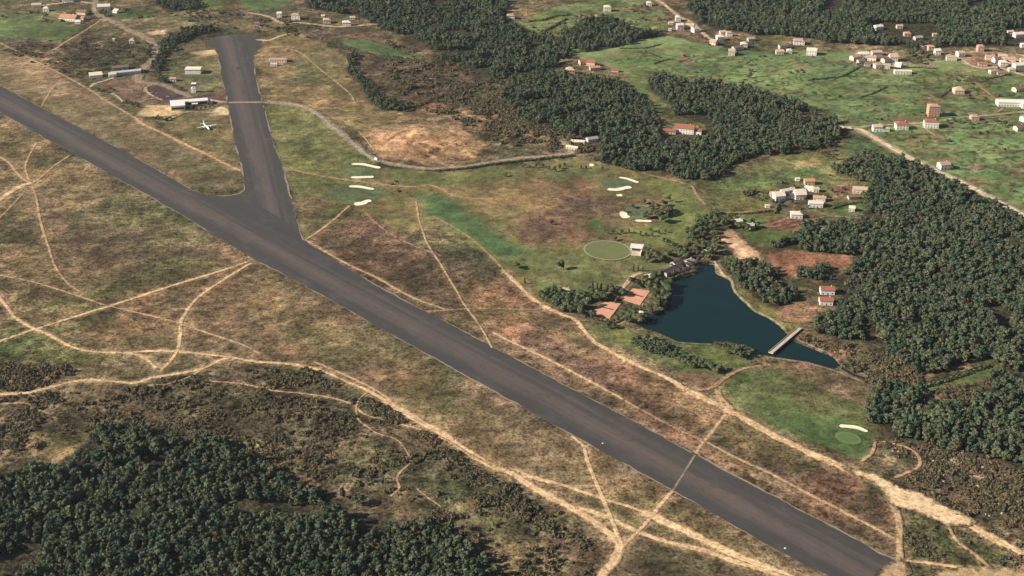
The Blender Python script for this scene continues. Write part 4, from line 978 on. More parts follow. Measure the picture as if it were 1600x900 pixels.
# trees round the houses and belts, written as pixel clumps: (x, y, spread x m, spread y m, count, kind, scale)
wn_ = wood_pts['near']; q = to_px(wn_[:, 0], wn_[:, 1], 5.0); vis = (q[0] > 0) & (q[0] < 1600) & (q[1] < 900) & (q[1] > 0)
order = np.argsort(np.where(vis, q[2] / wn_[:, 2], 1e9))[:NEAR_PINES]
for i in order:
    plant('pine', wn_[i, 0], wn_[i, 1], wn_[i, 2], 'dark green pine crowded among others in the dense wood at the lower left', 'pine tree', 'pines of the near wood at lower left')
rest = np.setdiff1d(np.arange(len(wn_)), order)
WOOD_LABEL = {'near': 'back part of the dense dark pine wood at the lower left', 'east': 'large dense pine wood right of the pond, below the diagonal road',
 'southeast': 'dark pine wood at the right edge below the narrow green meadow', 'middle': 'dense dark wood in the upper middle around the red roofed villa',
 'north': 'hazy wood along the top edge left of centre', 'northeast': 'hazy wood along the top right edge behind the villages',
 'hollow': 'dark belt of trees curving round the head of the taxiway', 'spinney': 'narrow dark belt of trees in the grass right of the taxiway'}
for k, p in wood_pts.items():
    if k == 'near': p = p[rest]
    kinds = parts_of('pine') + (parts_of('leafy')[:2] if k in ('hollow', 'spinney', 'east', 'southeast') else []) + (parts_of('bare')[:1] if k in ('east', 'middle', 'southeast', 'near') else [])
    scatter('pine_wood', p[:, :2], kinds, p[:, 2], WOOD_LABEL[k], 'wood')

# scrub: gorse and heather bushes
def scatter_source(name, kind, seeds, mat):
    out = []
    for s in seeds:
        V, F, T = crown_mesh(kind, s); me = mesh_np(name, V, F, mat, None, {'tint': ('FLOAT', T)}); out.append(me)
    return out
SCRUBS = [ # outline, spacing, threshold, size range
 ([(-110,575),(100,570),(130,592),(0,618),(-110,622)], 3.4, .62, (1.2, 2.6)),
 ([(-110,622),(0,620),(240,600),(330,580),(440,573),(560,610),(640,655),(760,732),(940,855),(930,960),(780,960),(640,800),(380,720),(180,660),(-110,760)], 3.8, .50, (.8, 2.3)),
 ([(410,570),(480,578),(600,632),(760,735),(740,735),(600,660),(500,610),(410,590)], 2.6, .62, (1.0, 2.4)),
 ([(640,720),(760,735),(900,830),(860,880),(760,800),(690,830),(640,790)], 3.4, .50, (1.0, 2.6)),
 ([(1372,690),(1440,692),(1560,724),(1680,745),(1680,900),(1560,845),(1470,785),(1400,755)], 3.2, .56, (.9, 2.3)),
 ([(1412,800),(1470,812),(1540,852),(1620,890),(1500,884),(1412,872)], 3.6, .50, (.7, 1.7)),
 ([(1250,528),(1330,542),(1400,560),(1450,575),(1440,608),(1370,598),(1310,570)], 3.0, .60, (1.0, 2.8)),
 ([(1440,615),(1540,600),(1600,640),(1560,660),(1450,650)], 3.4, .56, (1.0, 2.6)),
 ([(0,78),(110,50),(225,75),(222,100),(150,112),(120,125)], 5.0, .44, (1.0, 2.2)),
 ([(600,60),(720,100),(790,130),(870,200),(800,235),(700,180),(640,175),(600,110)], 5.0, .52, (1.2, 3.2)),
 ([(760,130),(830,190),(900,212),(930,240),(860,235),(790,205),(740,170)], 4.0, .64, (1.4, 3.4)),
 ([(1130,296),(1200,290),(1300,270),(1350,285),(1300,340),(1210,330)], 6.0, .40, (1.0, 2.6)),
 ([(1405,200),(1640,185),(1640,330),(1500,275)], 17, .44, (1.0, 2.4)),
 ([(930,95),(1100,70),(1400,110),(1640,118),(1640,175),(1330,195),(1100,130)], 18, .42, (1.0, 2.6)),
 ([(820,40),(1040,0),(1050,50),(880,60)], 9, .46, (1.2, 3.0)),
 ([(160,25),(330,15),(470,20),(520,60),(440,60),(330,38)], 7.5, .46, (1.2, 3.0)),
 ([(0,15),(60,20),(200,15),(150,35),(0,36)], 8, .46, (1.2, 3.0)),
]
bx_, by_, bs_ = [], [], []
for poly, step, th, (s0, s1) in SCRUBS:
    P = gps(poly); x, y = jitter_grid(P, step)
    keep = (poly_sd(x, y, P) + (vnoise(x, y, 14, 23) - .5) * 14 > 0) & (fbm(x, y, 22, 19, 4) + NP.normal(0, .075, x.size) < th - .055) & off_tracks(x, y, 1.2)
    q = to_px(x, y); keep &= (q[0] > -80) & (q[0] < 1680) & (q[1] < 970) & (q[1] > -40)
    x, y = x[keep], y[keep]
    for W_ in ('near', 'east', 'southeast'):
        pass
    bx_.append(x); by_.append(y); bs_.append(.82 * (s0 + (s1 - s0) * NP.uniform(0, 1, len(x)) ** 1.8))
bush_pts = np.stack([np.concatenate(bx_), np.concatenate(by_)], 1); bush_s = np.concatenate(bs_)
print('bushes', len(bush_pts), 'trees', {k: len(v) for k, v in wood_pts.items()})

# single shrubs that stand out, the first three also lend their shape to the scrub
def shrub(px, py, s, label, kind='bush', mat=None, seed=None):
    x, y = gp(px, py)
    o = mesh_np('shrub', *crown_mesh(kind, seed or R.randrange(9999))[:2], mat or M_GORSE)
    T = np.full(len(o.data.vertices), .4, np.float32); a = o.data.attributes.new('tint', 'FLOAT', 'POINT'); a.data.foreach_set('value', T + NP.uniform(-.2, .3, len(T)).astype(np.float32))
    o.location = (x, y, hz(x, y) - .1); o.scale = (s, s, s); o.rotation_euler = (0, 0, R.uniform(0, 6))
    return tag(o, label, 'shrub')
sb = [shrub(612, 289, 1.6, 'dark round shrub right of the stacked sand bunkers, left of its two neighbours'),
      shrub(619, 284, 1.4, 'small dark shrub right of the stacked sand bunkers, nearest the road'),
      shrub(622, 299, 1.7, 'dark shrub right of the stacked sand bunkers, lowest of three')]
scatter('gorse_scrub', bush_pts, [(o,) for o in sb], bush_s, 'low dark gorse and heather bushes spread over the rough ground', 'scrub')

rb = []
for poly, step, th in (([(1385,692),(1440,695),(1510,708),(1580,735),(1640,760),(1640,850),(1540,835),(1440,770)], 3.6, .50), ([(1250,530),(1330,545),(1420,565),(1440,600),(1370,598),(1300,570)], 3.6, .46),
                       ([(0,640),(140,640),(250,610),(420,600),(560,660),(600,720),(480,720),(330,680),(150,650),(0,730)], 4.4, .44), ([(1320,560),(1400,575),(1440,596),(1380,598)], 3.0, .5)):
    P = gps(poly); x, y = jitter_grid(P, step); k_ = (poly_sd(x, y, P) > 0) & (fbm(x, y, 20, 219, 4) + NP.normal(0, .07, x.size) < th) & off_tracks(x, y, 1.2); rb.append(np.stack([x[k_], y[k_]], 1))
rb = np.concatenate(rb)
dry = []
for q in ((1362,600),(1352,596),(1378,606)):
    o = shrub(q[0], q[1], 1.3, {1362: 'dry straw coloured tuft by the end of the stream, middle one', 1352: 'dry straw coloured tuft by the end of the stream, left one', 1378: 'dry straw coloured tuft by the end of the stream, right one'}[q[0]], 'reed', M_REED); dry.append(o)
scatter('dry_brush', rb, [(o,) for o in dry], NP.uniform(.5, 1.5, len(rb)), 'pale dry brushwood and reeds lying over the rough ground', 'dry brush')

# ------------------------------------------------------------------ trees of the park, the golf course and the lake
def clump(kind, items, s, label, group, cat='tree'):
    for it in items:
        x, y = gp(it[0], it[1]); plant(kind, x, y, s * (it[2] if len(it) > 2 else R.uniform(.85, 1.15)), label, cat, group)
def one(kind, px, py, s, label, cat='tree'):
    x, y = gp(px, py); return plant(kind, x, y, s, label, cat, None)
one('leafy', 877, 421, 1.15, 'lone round tree on the golf lawn left of the ring path, with a long shadow')
one('leafy', 861, 351, .7, 'small lone tree on the brown fairway in the middle of the golf course')
one('bare', 972, 333, .95, 'dark round bare tree beside the hooked sand bunker')
one('leafy', 961, 376, .55, 'small tree just above the ring path')
one('bare', 1045, 316, 1.1, 'grey brown bare tree at the end of the curved golf path')
one('leafy', 1006, 319, .8, 'small round tree above the green with the hooked bunker, nearest the path')
one('leafy', 988, 325, .7, 'small round tree above the green with the hooked bunker, left one')
one('leafy', 805, 420, .9, 'round tree at the left end of the golf lawn beside the dirt track')
one('leafy', 790, 276, .6, 'small tree on the grass below the airport road')
one('cypress', 820, 444, .8, 'lone slim cypress at the left end of the golf lawn')
one('leafy', 1068, 561, .9, 'lone tree with a long shadow beside the dirt track south of the pond')
clump('leafy', [(1022,326),(1030,330),(1036,322),(1018,335),(1027,340),(1037,338),(1042,330),(1012,342),(1034,348),(1047,336)], 1.0, 'tree in the dark clump on the right side of the golf course', 'clump of trees on the right of the golf course')
clump('pine', [(950,366,.4),(957,366,.45),(964,367,.42),(972,365,.5),(982,364,.5),(990,366,.4),(1001,368,.55),(1009,369,.5),(1019,370,.5),(1029,366,.55),(1016,362,.5),(1040,364,.45)], 1.0, 'small dark tree in the row crossing the golf course above the ring path', 'row of small trees above the ring path', 'pine tree')
clump('leafy', [(1010,396),(1017,402),(1024,406),(1038,382),(1046,387),(1055,391),(1060,398),(1030,408),(1012,410),(1042,400)], 1.0, 'leafy tree in the clump right of the flat roofed pavilion', 'trees right of the pavilion')
clump('cypress', [(926,452,1.0),(933,456,1.0),(939,455,1.0)], 1.0, 'tall slim cypress in the group of three above the clay courts', 'three cypresses above the courts', 'cypress')
clump('cypress', [(990,424,.8),(997,424,.75),(1004,424,.65)], 1.0, 'short dark cypress in the row above the path to the club house', 'cypresses by the club house path', 'cypress')
clump('leafy', [(848,470),(856,473),(862,466),(870,474),(878,470),(886,474),(893,468),(900,474),(870,484),(880,487),(892,489),(904,484),(912,474),(917,466),(905,464),(858,462),(924,462),(938,464),(948,460),(958,462),(972,462),(925,495),(908,492),(852,466),(866,478),(874,464),(884,468),(898,480),(910,468),(886,480),(940,470),(932,470),(954,456),(964,458),(916,482)], 1.05, 'leafy tree in the thick grove left of the clay courts', 'grove left of the clay courts')
clump('pine', [(915,497,.45),(924,499,.45),(933,501,.45),(941,503,.5),(949,505,.5),(958,504,.5),(966,501,.5),(972,494,.5),(978,489,.5),(985,483,.5),(992,485,.5),(1000,486,.5),(1006,482,.5),(962,474,.45),(918,487,.4),(968,468,.4),(974,460,.4),(955,510,.55),(960,514,.6),(950,513,.6)], 1.0, 'small dark conifer in the screen hedge around the clay courts', 'conifers around the clay courts', 'pine tree')
clump('leafy', [(1018,458),(1024,466),(1020,476),(1028,447),(1038,449),(1044,457),(1042,468),(1034,474),(1010,443),(1000,446),(990,447),(1022,440),(1032,438),(1036,482),(1012,452),(1020,450),(1030,458),(1036,466),(1028,482),(1016,490),(1008,500),(998,504),(985,500),(978,504)], 1.05, 'leafy tree on the bank between the clay courts and the pond', 'trees between the courts and the pond')
clump('bare', [(1052,432),(1060,430),(1068,428),(1076,426),(1082,420),(1088,412),(1090,402),(1074,416),(1062,420),(1050,424),(1028,470),(1040,476)], .9, 'brownish bare tree at the top end of the pond', 'bare trees at the head of the pond')
clump('leafy', [(1075,390),(1082,384),(1090,377),(1098,383),(1106,390),(1112,398),(1104,404),(1096,394),(1086,396),(1078,366),(1086,362),(1094,358),(1102,356),(1110,354),(1118,352),(1126,350),(1096,368),(1086,372),(1080,378),(1120,345),(1130,356),(1140,352),(1148,350),(1072,398),(1066,404),(1074,406),(1090,390),(1100,372),(1108,366),(1114,372),(1118,382),(1112,360),(1104,346),(1092,350),(1112,388)], 1.05, 'leafy tree in the grove between the golf course and the sandy heap', 'grove left of the sandy heap')
clump('leafy', [(1153,357),(1160,357),(1167,361),(1175,360),(1181,356),(1162,350),(1176,350),(1142,342),(1110,338),(1118,335)], .75, 'leafy tree round the white cottages above the sandy heap', 'trees round the cottages')
clump('pine', [(990,540),(996,543),(1003,546),(1010,549),(1017,552),(1024,553),(1031,556),(1038,556),(1045,558),(1052,561),(998,534),(1006,537),(1014,541),(1022,545),(1030,547),(1038,549),(1046,552),(1012,533),(1024,538),(1036,542),(1046,545),(1056,554)], .72, 'pine in the grove on the south bank of the pond', 'pine grove south of the pond', 'pine tree')
clump('leafy', [(1062,566),(1071,570),(1080,574),(1090,573),(1098,577),(1106,574),(1112,579),(1120,583),(1126,580),(1097,569),(1085,566)], .7, 'tree of the thin line on the lawn south of the pond', 'thin line of trees south of the pond')
clump('leafy', [(1138,552),(1146,555),(1153,558),(1160,560),(1166,557),(1172,554),(1150,548),(1160,548),(1141,545)], .8, 'leafy tree on the south bank next to the weir', 'trees next to the weir')
clump('bare', [(1118,540),(1126,541),(1132,546)], .7, 'thin bare tree on the grass bank below the pond', 'bare trees below the pond')
clump('pine', [(818,262,.5),(828,262,.5),(838,262,.5),(848,261,.55),(858,266,.6),(866,268,.7),(874,264,.7),(882,260,.6),(908,263,.5),(916,264,.5),(941,266,.5)], 1.0, 'dark tree in the loose row beside the top of the golf course', 'row of trees at the top of the golf course', 'pine tree')
clump('pine', [(216,168),(203,163),(207,167),(198,162),(212,163)], .6, 'dark tree in the clump left of the terminal', 'trees left of the terminal', 'pine tree')
clump('leafy', [(238,186),(244,187),(250,188),(256,189),(262,188),(247,184),(266,186)], .55, 'dark bushy tree in the bed in front of the terminal', 'bushy trees in front of the terminal')
clump('pine', [(300,172,.5),(307,172,.5),(314,171,.5),(321,170,.5),(328,169,.5),(333,166,.5)], 1.0, 'small dark tree of the row along the airfield side of the terminal', 'row of trees at the terminal', 'pine tree')
clump('leafy', [(155,143),(163,145),(172,141),(178,143)], .55, 'dark round tree at the loop of the pale path', 'trees at the loop path')
clump('leafy', [(1165,306),(1172,302)], .7, 'round tree in the meadow left of the hamlet', 'meadow trees left of the hamlet')
clump('leafy', [(452,48),(448,42),(446,36),(456,54),(418,44)], .8, 'dark tree beside the row of white houses at the top', 'trees by the top row of houses')
clump('leafy', [(1428,90),(1434,96),(1440,88),(1446,94),(1450,86),(1438,100),(1430,84),(1422,88)], 1.0, 'tree of the dark grove between the two villages', 'grove between the villages')
clump('leafy', [(665,245),(672,242),(678,238),(684,236),(690,231),(698,229),(713,227),(728,226)], .32, 'low dark bush in the short row on the bare sandy slope', 'bushes on the sandy slope', 'bush')
clump('leafy', [(1341,88),(1352,97),(1366,99),(1377,92),(1388,101),(1401,96),(1378,110),(1340,103)], .5, 'small garden tree between the houses of the field village', 'garden trees in the field village')
clump('leafy', [(1541,98),(1552,103),(1560,109),(1573,107),(1586,101),(1571,98),(1595,112),(1545,88),(1556,88),(1575,118)], .5, 'small garden tree between the houses of the right hand village', 'garden trees in the right hand village')
clump('leafy', [(1072,50),(1080,56),(1093,58),(1103,62),(1108,72),(1131,68),(1150,62),(1152,86),(1136,80)], .5, 'small garden tree between the houses along the winding lane', 'garden trees along the winding lane')
clump('leafy', [(1206,316),(1222,322),(1238,318),(1258,314),(1290,308),(1300,300),(1318,296),(1324,308),(1262,326),(1254,298)], .5, 'small garden tree between the houses of the hamlet left of the big wood', 'garden trees in the hamlet')
clump('leafy', [(1168,102),(1172,112),(1170,122)], .7, 'slim hedgerow tree standing in the green fields', 'hedgerow trees in the fields')
clump('bare', [(1280,238),(1288,242),(1294,236),(1300,242),(1284,246),(1302,250)], .9, 'bare tree at the near edge of the middle wood', 'bare trees at the wood edge')
clump('leafy', [(1490,190),(1500,192),(1508,188),(1515,195),(1480,193),(1540,195),(1555,190),(1570,196)], .7, 'garden tree below the houses on the right edge', 'garden trees on the right')

# ------------------------------------------------------------------ hedges and walls
def hedge(px, w, h, label, name='hedge', mat=None, z0=0):
    L = smooth_line(gps(px), 1.3); n = len(L); V, Tt = [], []
    r = NP
    T = np.gradient(L, axis=0); T /= np.linalg.norm(T, axis=1)[:, None]; Nn = np.stack([-T[:, 1], T[:, 0]], 1)
    hh = h * (.55 + .9 * fbm(L[:, 0], L[:, 1], 14, 5, 3))
    m = 11
    for _ in range(m):
        a = r.uniform(-1, 1, n); zz = r.uniform(.1, 1, n)
        p = np.c_[L + Nn * (a * w * .5)[:, None], height(L[:, 0], L[:, 1]) + zz * hh]
        p[:, :2] += r.uniform(-.6, .6, (n, 2))
        nm = np.c_[Nn * a[:, None], zz] + r.normal(0, .5, (n, 3)); nm /= np.linalg.norm(nm, axis=1)[:, None]
        u = np.cross(nm, r.normal(size=(n, 3))); u /= np.linalg.norm(u, axis=1)[:, None]; v = np.cross(nm, u); s = r.uniform(.35, .8, (n, 1))
        V.append(np.stack([p - u * s - v * s, p + u * s - v * s, p + u * s + v * s, p - u * s + v * s], 1).reshape(-1, 3)); Tt.append(np.repeat(r.uniform(0, 1, n), 4))
    V = np.concatenate(V); o = mesh_np(name, V, np.arange(len(V)).reshape(-1, 4), mat or M_LEAF, None, {'tint': ('FLOAT', np.concatenate(Tt))})
    return tag(o, label, 'hedge')
hedge([(682,268),(720,265),(760,259),(800,254),(850,249),(898,244)], 3.0, 2.6, 'long dark hedge along the lower side of the airport road')
hedge([(1262,126),(1300,122),(1320,118),(1342,106)], 1.8, 1.3, 'dark hedge bank running up to the village through the green fields')
hedge([(1345,152),(1365,146),(1385,136)], 1.8, 1.3, 'short dark hedge in the middle of the green fields')
hedge([(1470,152),(1480,144),(1488,140)], 1.8, 1.3, 'short slanting hedge left of the cream hip roofed house')
hedge([(968,76),(1000,76),(1012,75),(1032,70)], 1.8, 1.3, 'dark hedge at the top of the green fields left of the lane')
hedge([(1008,81),(1022,86),(1032,90)], 1.8, 1.3, 'thin slanting hedge between two green fields')
hedge([(1022,100),(1034,96),(1046,93)], 1.8, 1.3, 'thin hedge at the tip of the tan field')
hedge([(826,34),(850,32),(868,26),(890,24)], 4, 3.0, 'dark hedge under the pale green field at the top')
hedge([(845,52),(865,42),(885,30)], 4, 3.0, 'slanting dark hedge next to the top wood')
hedge([(500,62),(530,70),(560,80),(600,90),(650,99)], 4, 3.0, 'dark hedge along the lower side of the long green strip')
hedge([(232,112),(200,112),(170,108),(150,115)], 0.1 + 4, 3.2, 'dark hedge behind the long pale sheds')
hedge([(1212,334),(1216,322),(1222,314)], 2.5, 2.4, 'dark hedge climbing to the white farm of the hamlet')
hedge([(1300,326),(1320,320),(1345,316)], 3, 2.2, 'dark hedge under the right hand houses of the hamlet')
hedge([(1440,606),(1470,598),(1500,588),(1545,573)], 4, 3.0, 'dark hedge on the upper side of the narrow green meadow')
hedge([(1205,330),(1170,334),(1140,335)], 2.2, 1.6, 'brown hedge along the lane left of the hamlet', mat=M_BARE)
hedge([(1100,268),(1060,268),(1015,262)], 3, 2.5, 'dark hedge at the foot of the middle wood')
hedge([(1520,120),(1540,124),(1560,120),(1578,116)], 1.8, 1.3, 'dark hedge under the right hand village')
hedge([(1400,108),(1430,106),(1462,108)], 1.8, 1.3, 'dark hedge right of the long white barn')

# ------------------------------------------------------------------ houses
WHITE, CREAM, PINKW, GREYW = (.78,.76,.71), (.66,.57,.44), (.60,.42,.33), (.46,.43,.39)
R_RED, R_PINK, R_TAN, R_GREY, R_DARK, R_PALE, R_ORANGE, R_BROWN = (.34,.12,.075), (.48,.29,.215), (.52,.39,.27), (.36,.33,.29), (.085,.085,.09), (.70,.60,.46), (.52,.25,.13), (.22,.135,.09)
WIN = {}
def window_mesh(w, h):
    if (w, h) not in WIN:
        m = MB(); m.box(-w/2, w/2, -.05, .05, 0, h)
        me = bpy.data.meshes.new('window'); me.from_pydata(m.v, [], m.f); me.materials.append(M_GLASS); me.update(); WIN[w, h] = me
    return WIN[w, h]
def add_window(parent, x, y, z, rot, w=1.0, h=1.25, name='window'):
    o = bpy.data.objects.new(name, window_mesh(w, h)); C.objects.link(o); o.parent = parent; o.location = (x, y, z); o.rotation_euler = (0, 0, rot)
def roof_mb(w, d, h, kind, pitch, x0=0, y0=0, ov=.5):
    m = MB(); a, b = w/2 + ov, d/2 + ov; t = .22
    if kind == 'flat': return m.box(x0-a+.2, x0+a-.2, y0-b+.2, y0+b-.2, h, h+.35)
    if kind == 'shed':
        r = d * pitch
        return m.rings([[(x0-a,y0-b,h+.02),(x0-a,y0+b,h+r+.02),(x0-a,y0+b,h+r+t),(x0-a,y0-b,h+t)],[(x0+a,y0-b,h+.02),(x0+a,y0+b,h+r+.02),(x0+a,y0+b,h+r+t),(x0+a,y0-b,h+t)]])
    r = b * pitch; k = 0 if kind == 'gable' else min(a * .98, b * .9)
    z0 = h - ov * pitch + .05
    V = [(x0-a,y0-b,z0),(x0+a,y0-b,z0),(x0+a,y0+b,z0),(x0-a,y0+b,z0),(x0-a+k,y0,z0+r),(x0+a-k,y0,z0+r)]
    V2 = [(p[0],p[1],p[2]+t) for p in V]
    F = [(0,1,5,4),(2,3,4,5),(3,0,4),(1,2,5)] if kind != 'gable' else [(0,1,5,4),(2,3,4,5)]
    m.add(V2, F); m.add(V, [f[::-1] for f in F])
    e = [(0,1),(1,2),(2,3),(3,0)] if kind != 'gable' else [(0,1),(2,3),(1,5),(5,2),(3,4),(4,0)]
    m.add(V + V2, [(i, j, j+6, i+6) for i, j in e])
    return m
def wall_mb(w, d, h, kind, pitch, x0=0, y0=0, base=-.8):
    m = MB().box(x0-w/2, x0+w/2, y0-d/2, y0+d/2, base, h)
    if kind == 'gable':
        r = d/2 * pitch
        m.rings([[(x0-w/2,y0-d/2,h),(x0-w/2,y0+d/2,h),(x0-w/2,y0,h+r)],[(x0+w/2,y0-d/2,h),(x0+w/2,y0+d/2,h),(x0+w/2,y0,h+r)]])
    if kind == 'shed':
        r = d * pitch
        m.rings([[(x0-w/2,y0-d/2,h),(x0-w/2,y0+d/2,h),(x0-w/2,y0+d/2,h+r)],[(x0+w/2,y0-d/2,h),(x0+w/2,y0+d/2,h),(x0+w/2,y0+d/2,h+r)]])
    return m
HOUSES = []
def house(px, py, w, d, h, rot, kind, wall, roof, label, group=None, name='house', cat='house', pitch=.45, wing=None, chim=True, win=True):
    x, y = gp(px, py); z = hz(x, y); k = 1.08
    t = thing(name, label, cat, x, y, z, math.radians(rot), group); t.scale = (k, k, k); HOUSES.append((x, y, max(w, d)))
    wall_mb(w, d, h, kind, pitch).build('wall', wallm(wall), t)
    rf = roof_mb(w, d, h, kind, pitch).build('roof', roofm(roof), t)
    if wing:
        wx, wy, ww, wd, wh, wk = wing
        wall_mb(ww, wd, wh, wk, pitch * .9, wx, wy, -.79).build('wing_wall', wallm(wall), t)
        roof_mb(ww, wd, wh, wk, pitch * .9, wx, wy, .4).build('wing_roof', roofm(roof), t)
    if chim and kind != 'flat':
        cx = w * .28; MB().box(cx-.35, cx+.35, -.35, .35, h + .1, h + d/2*pitch + 1.1).build('chimney', wallm(wall), rf)
    if win:
        n = max(2, int(w / 3.4)); fl = max(1, int(h / 2.9))
        for f_ in range(fl):
            for i in range(n):
                X = -w/2 + (i + .5) * w / n
                if f_ == 0 and i == n // 2: continue
                add_window(t, X, -d/2 - .03, .9 + 2.9 * f_, 0)
            for i in range(max(1, int(d / 4))):
                Y = -d/2 + (i + .5) * d / max(1, int(d / 4)); add_window(t, -w/2 - .03, Y, .9 + 2.9 * f_, math.pi/2)
        X = -w/2 + (n // 2 + .5) * w / n
        MB().box(X-.5, X+.5, -d/2-.06, -d/2+.04, .02, 2.15).build('door', M_DOOR, t)
    return t
G1 = 'houses of the top left farm'
house(58, 12, 15, 10, 5.5, 8, 'gable', CREAM, R_TAN, 'cream house with a long shadow in the top left corner beside a smaller one')
house(73, 17, 9, 9, 5, 0, 'hip', WHITE, R_PALE, 'small white house left of the big orange roofed farm')
house(107, 3, 18, 9, 5, 4, 'gable', WHITE, R_TAN, 'white house cut by the top edge above the orange roofed farm')
house(109, 31, 27, 17, 5.0, -12, 'gable', WHITE, R_ORANGE, 'large farm building with a broad orange roof at the top left', name='farm_building', cat='farm building', wing=(18, 3, 12, 10, 4, 'gable'))
house(129, 22, 16, 11, 4.5, -14, 'gable', CREAM, R_BROWN, 'low brown roofed barn behind the orange roofed farm', name='barn', cat='barn', win=False)
house(122, 37, 8, 5, 3, 0, 'shed', WHITE, R_PALE, 'little pale shed below the orange roofed farm', name='shed', cat='shed', win=False, chim=False)
house(163, 15, 19, 13, 6.5, 10, 'gable', WHITE, R_PALE, 'large white house at the bend of the top left road')
house(181, 20, 8, 6, 3, -20, 'shed', WHITE, R_PALE, 'small white shed right of the large white house at the top left', name='shed', cat='shed', win=False, chim=False)
house(207, 67, 8, 7, 4.2, 0, 'hip', CREAM, R_TAN, 'lone little cream house with pyramid roof left of the bend in the road', pitch=.8)
house(178, 48+15, 3, 3, 2.5, 0, 'flat', WHITE, R_PALE, 'tiny white hut alone in the scrub at the top left', name='hut', cat='hut', win=False)
house(150, 120, 17, 12, 4.0, 18, 'shed', WHITE, R_PALE, 'pale flat shed at the left end of the row of sheds', name='shed', cat='shed', pitch=.08, chim=False, win=False)
house(197, 116, 40, 8, 4.2, 20, 'gable', (.55,.60,.62), (.46,.52,.54), 'long pale blue grey shed left of the road', name='long_shed', cat='shed', pitch=.3, chim=False)
house(176, 120, 10, 8, 4.5, 20, 'gable', WHITE, R_PALE, 'white gabled end building of the long pale sheds', name='shed', cat='shed', chim=False)
house(188, 108, 22, 9, 3.6, 18, 'gable', GREYW, R_BROWN, 'brown roofed shed behind the long pale blue one', name='shed', cat='shed', chim=False, win=False)
house(271, 126, 8, 6, 3.5, 0, 'gable', WHITE, R_PINK, 'tiny white hut with pink roof beside the dark tree belt by the taxiway', name='hut', cat='hut', chim=False)
# hangar
x, y = gp(301.5, 116); t = thing('hangar', 'cream roofed hangar with white striped front left of the taxiway', 'hangar', x, y + 8, hz(x, y), 0)
wall_mb(23, 16, 7, 'gable', .16).build('wall', wallm((.80,.78,.72)), t); roof_mb(23, 16, 7, 'gable', .16, ov=.3).build('roof', roofm((.74,.66,.50)), t)
for i in range(5): MB().box(-10.6 + i * 4.4, -7.2 + i * 4.4, -8.08, -7.9, .02, 5.2).build('hangar_door', M_WPAINT, t)
MB().box(-11.4, 11.4, -8.05, -7.95, 5.5, 6.1).build('window', M_GLASS, t)
# control tower
x, y = gp(304, 144); t = thing('control_tower', 'slim white control tower above the terminal', 'control tower', x, y, hz(x, y), 0)
MB().box(-2.2, 2.2, -2.2, 2.2, -.5, 10.5).build('shaft', wallm(WHITE), t)
MB().rings([[(a*s, b*s, z) for a, b in ((-1,-1),(1,-1),(1,1),(-1,1))] for z, s in ((10.52, 2.6), (12.8, 3.2))]).build('cab', M_GLASS, t)
MB().box(-3.5, 3.5, -3.5, 3.5, 12.82, 13.4).build('roof', wallm(WHITE), t)
MB().box(-4.4, -2.25, -2.0, 4.0, -.5, 6.5).build('annex', wallm(WHITE), t)
for i in range(3): add_window(t, 0, -2.23, 1.2 + 3 * i, 0)
MB().tube([(0, 0, 13.4), (0, 0, 17)], [.08, .04], 5).build('mast', M_METAL, t)
# terminal
x, y = gp(296, 168); t = thing('airport_terminal', 'white airport terminal with a long flat wing and a broad pale roofed hall', 'airport terminal', x, y, hz(x, y), math.radians(14)); t.scale = (.86, .9, 1)
MB().box(-14, 30, 8, 20, -.6, 6.0).build('wall', wallm(WHITE), t); MB().box(-14.6, 30.6, 7.2, 20.6, 6.02, 6.5).build('roof', roofm((.74,.70,.62)), t)
wall_mb(22, 18, 6.6, 'shed', .16, -18, 0, -.6).build('hall_wall', wallm(WHITE), t); roof_mb(22, 18, 6.6, 'shed', .16, -18, 0, .6).build('hall_roof', roofm((.80,.78,.73)), t)
MB().box(31.2, 38, 9, 17, -.6, 4.6).build('annex', wallm(GREYW), t)
MB().box(-5.5, 29, 7.92, 8.06, 1.2, 4.6).build('window', M_GLASS, t); MB().box(-28, -8, -9.06, -8.94, 1.4, 4.2).build('window', M_GLASS, t)
MB().box(4, 14, 2.5, 7.1, 3.6, 3.9).build('canopy', wallm(WHITE), t)
for i in range(4): MB().box(4.3 + 3.1*i, 4.6 + 3.1*i, 2.8, 3.1, -.3, 3.58).build('pillar', wallm(WHITE), t)
house(435, 96, 24, 9, 4.0, 0, 'gable', WHITE, R_PINK, 'long white building with pinkish roof alone right of the taxiway', name='airfield_building', cat='building', pitch=.3)
house(428, 103, 9, 5, 3.0, 0, 'flat', WHITE, R_PALE, 'small white box building under the long one right of the taxiway', name='hut', cat='hut')
house(447, 80, 3, 3, 2.6, 0, 'flat', PINKW, R_PINK, 'tiny hut above the long white building right of the taxiway', name='hut', cat='hut', win=False)
# top row
house(437, 27, 7, 8, 7, 0, 'gable', WHITE, R_PALE, 'narrow white house, leftmost of the row at the top edge')
house(463, 30, 13, 10, 7.5, -4, 'hip', WHITE, R_PINK, 'tall white house with pink roof, second of the row at the top edge')
house(511, 36, 11, 9, 6, 6, 'hip', WHITE, R_TAN, 'white house with a black shadow, third of the row at the top edge')
house(542, 40, 13, 9, 6, 4, 'hip', WHITE, R_PALE, 'white house at the right end of the row at the top edge')
house(551, 30, 8, 6, 3.5, 0, 'gable', CREAM, R_TAN, 'small cream outbuilding behind the right end of the row at the top edge', name='outbuilding', cat='outbuilding')
house(505, 27, 5, 4, 3, 0, 'gable', CREAM, R_PALE, 'tiny cream shed behind the third house of the top row', name='shed', cat='shed', win=False, chim=False)
house(402, 40, 8, 7, 4, 0, 'gable', GREYW, R_BROWN, 'grey hut under the lane at the top, above the taxiway head', name='hut', cat='hut')
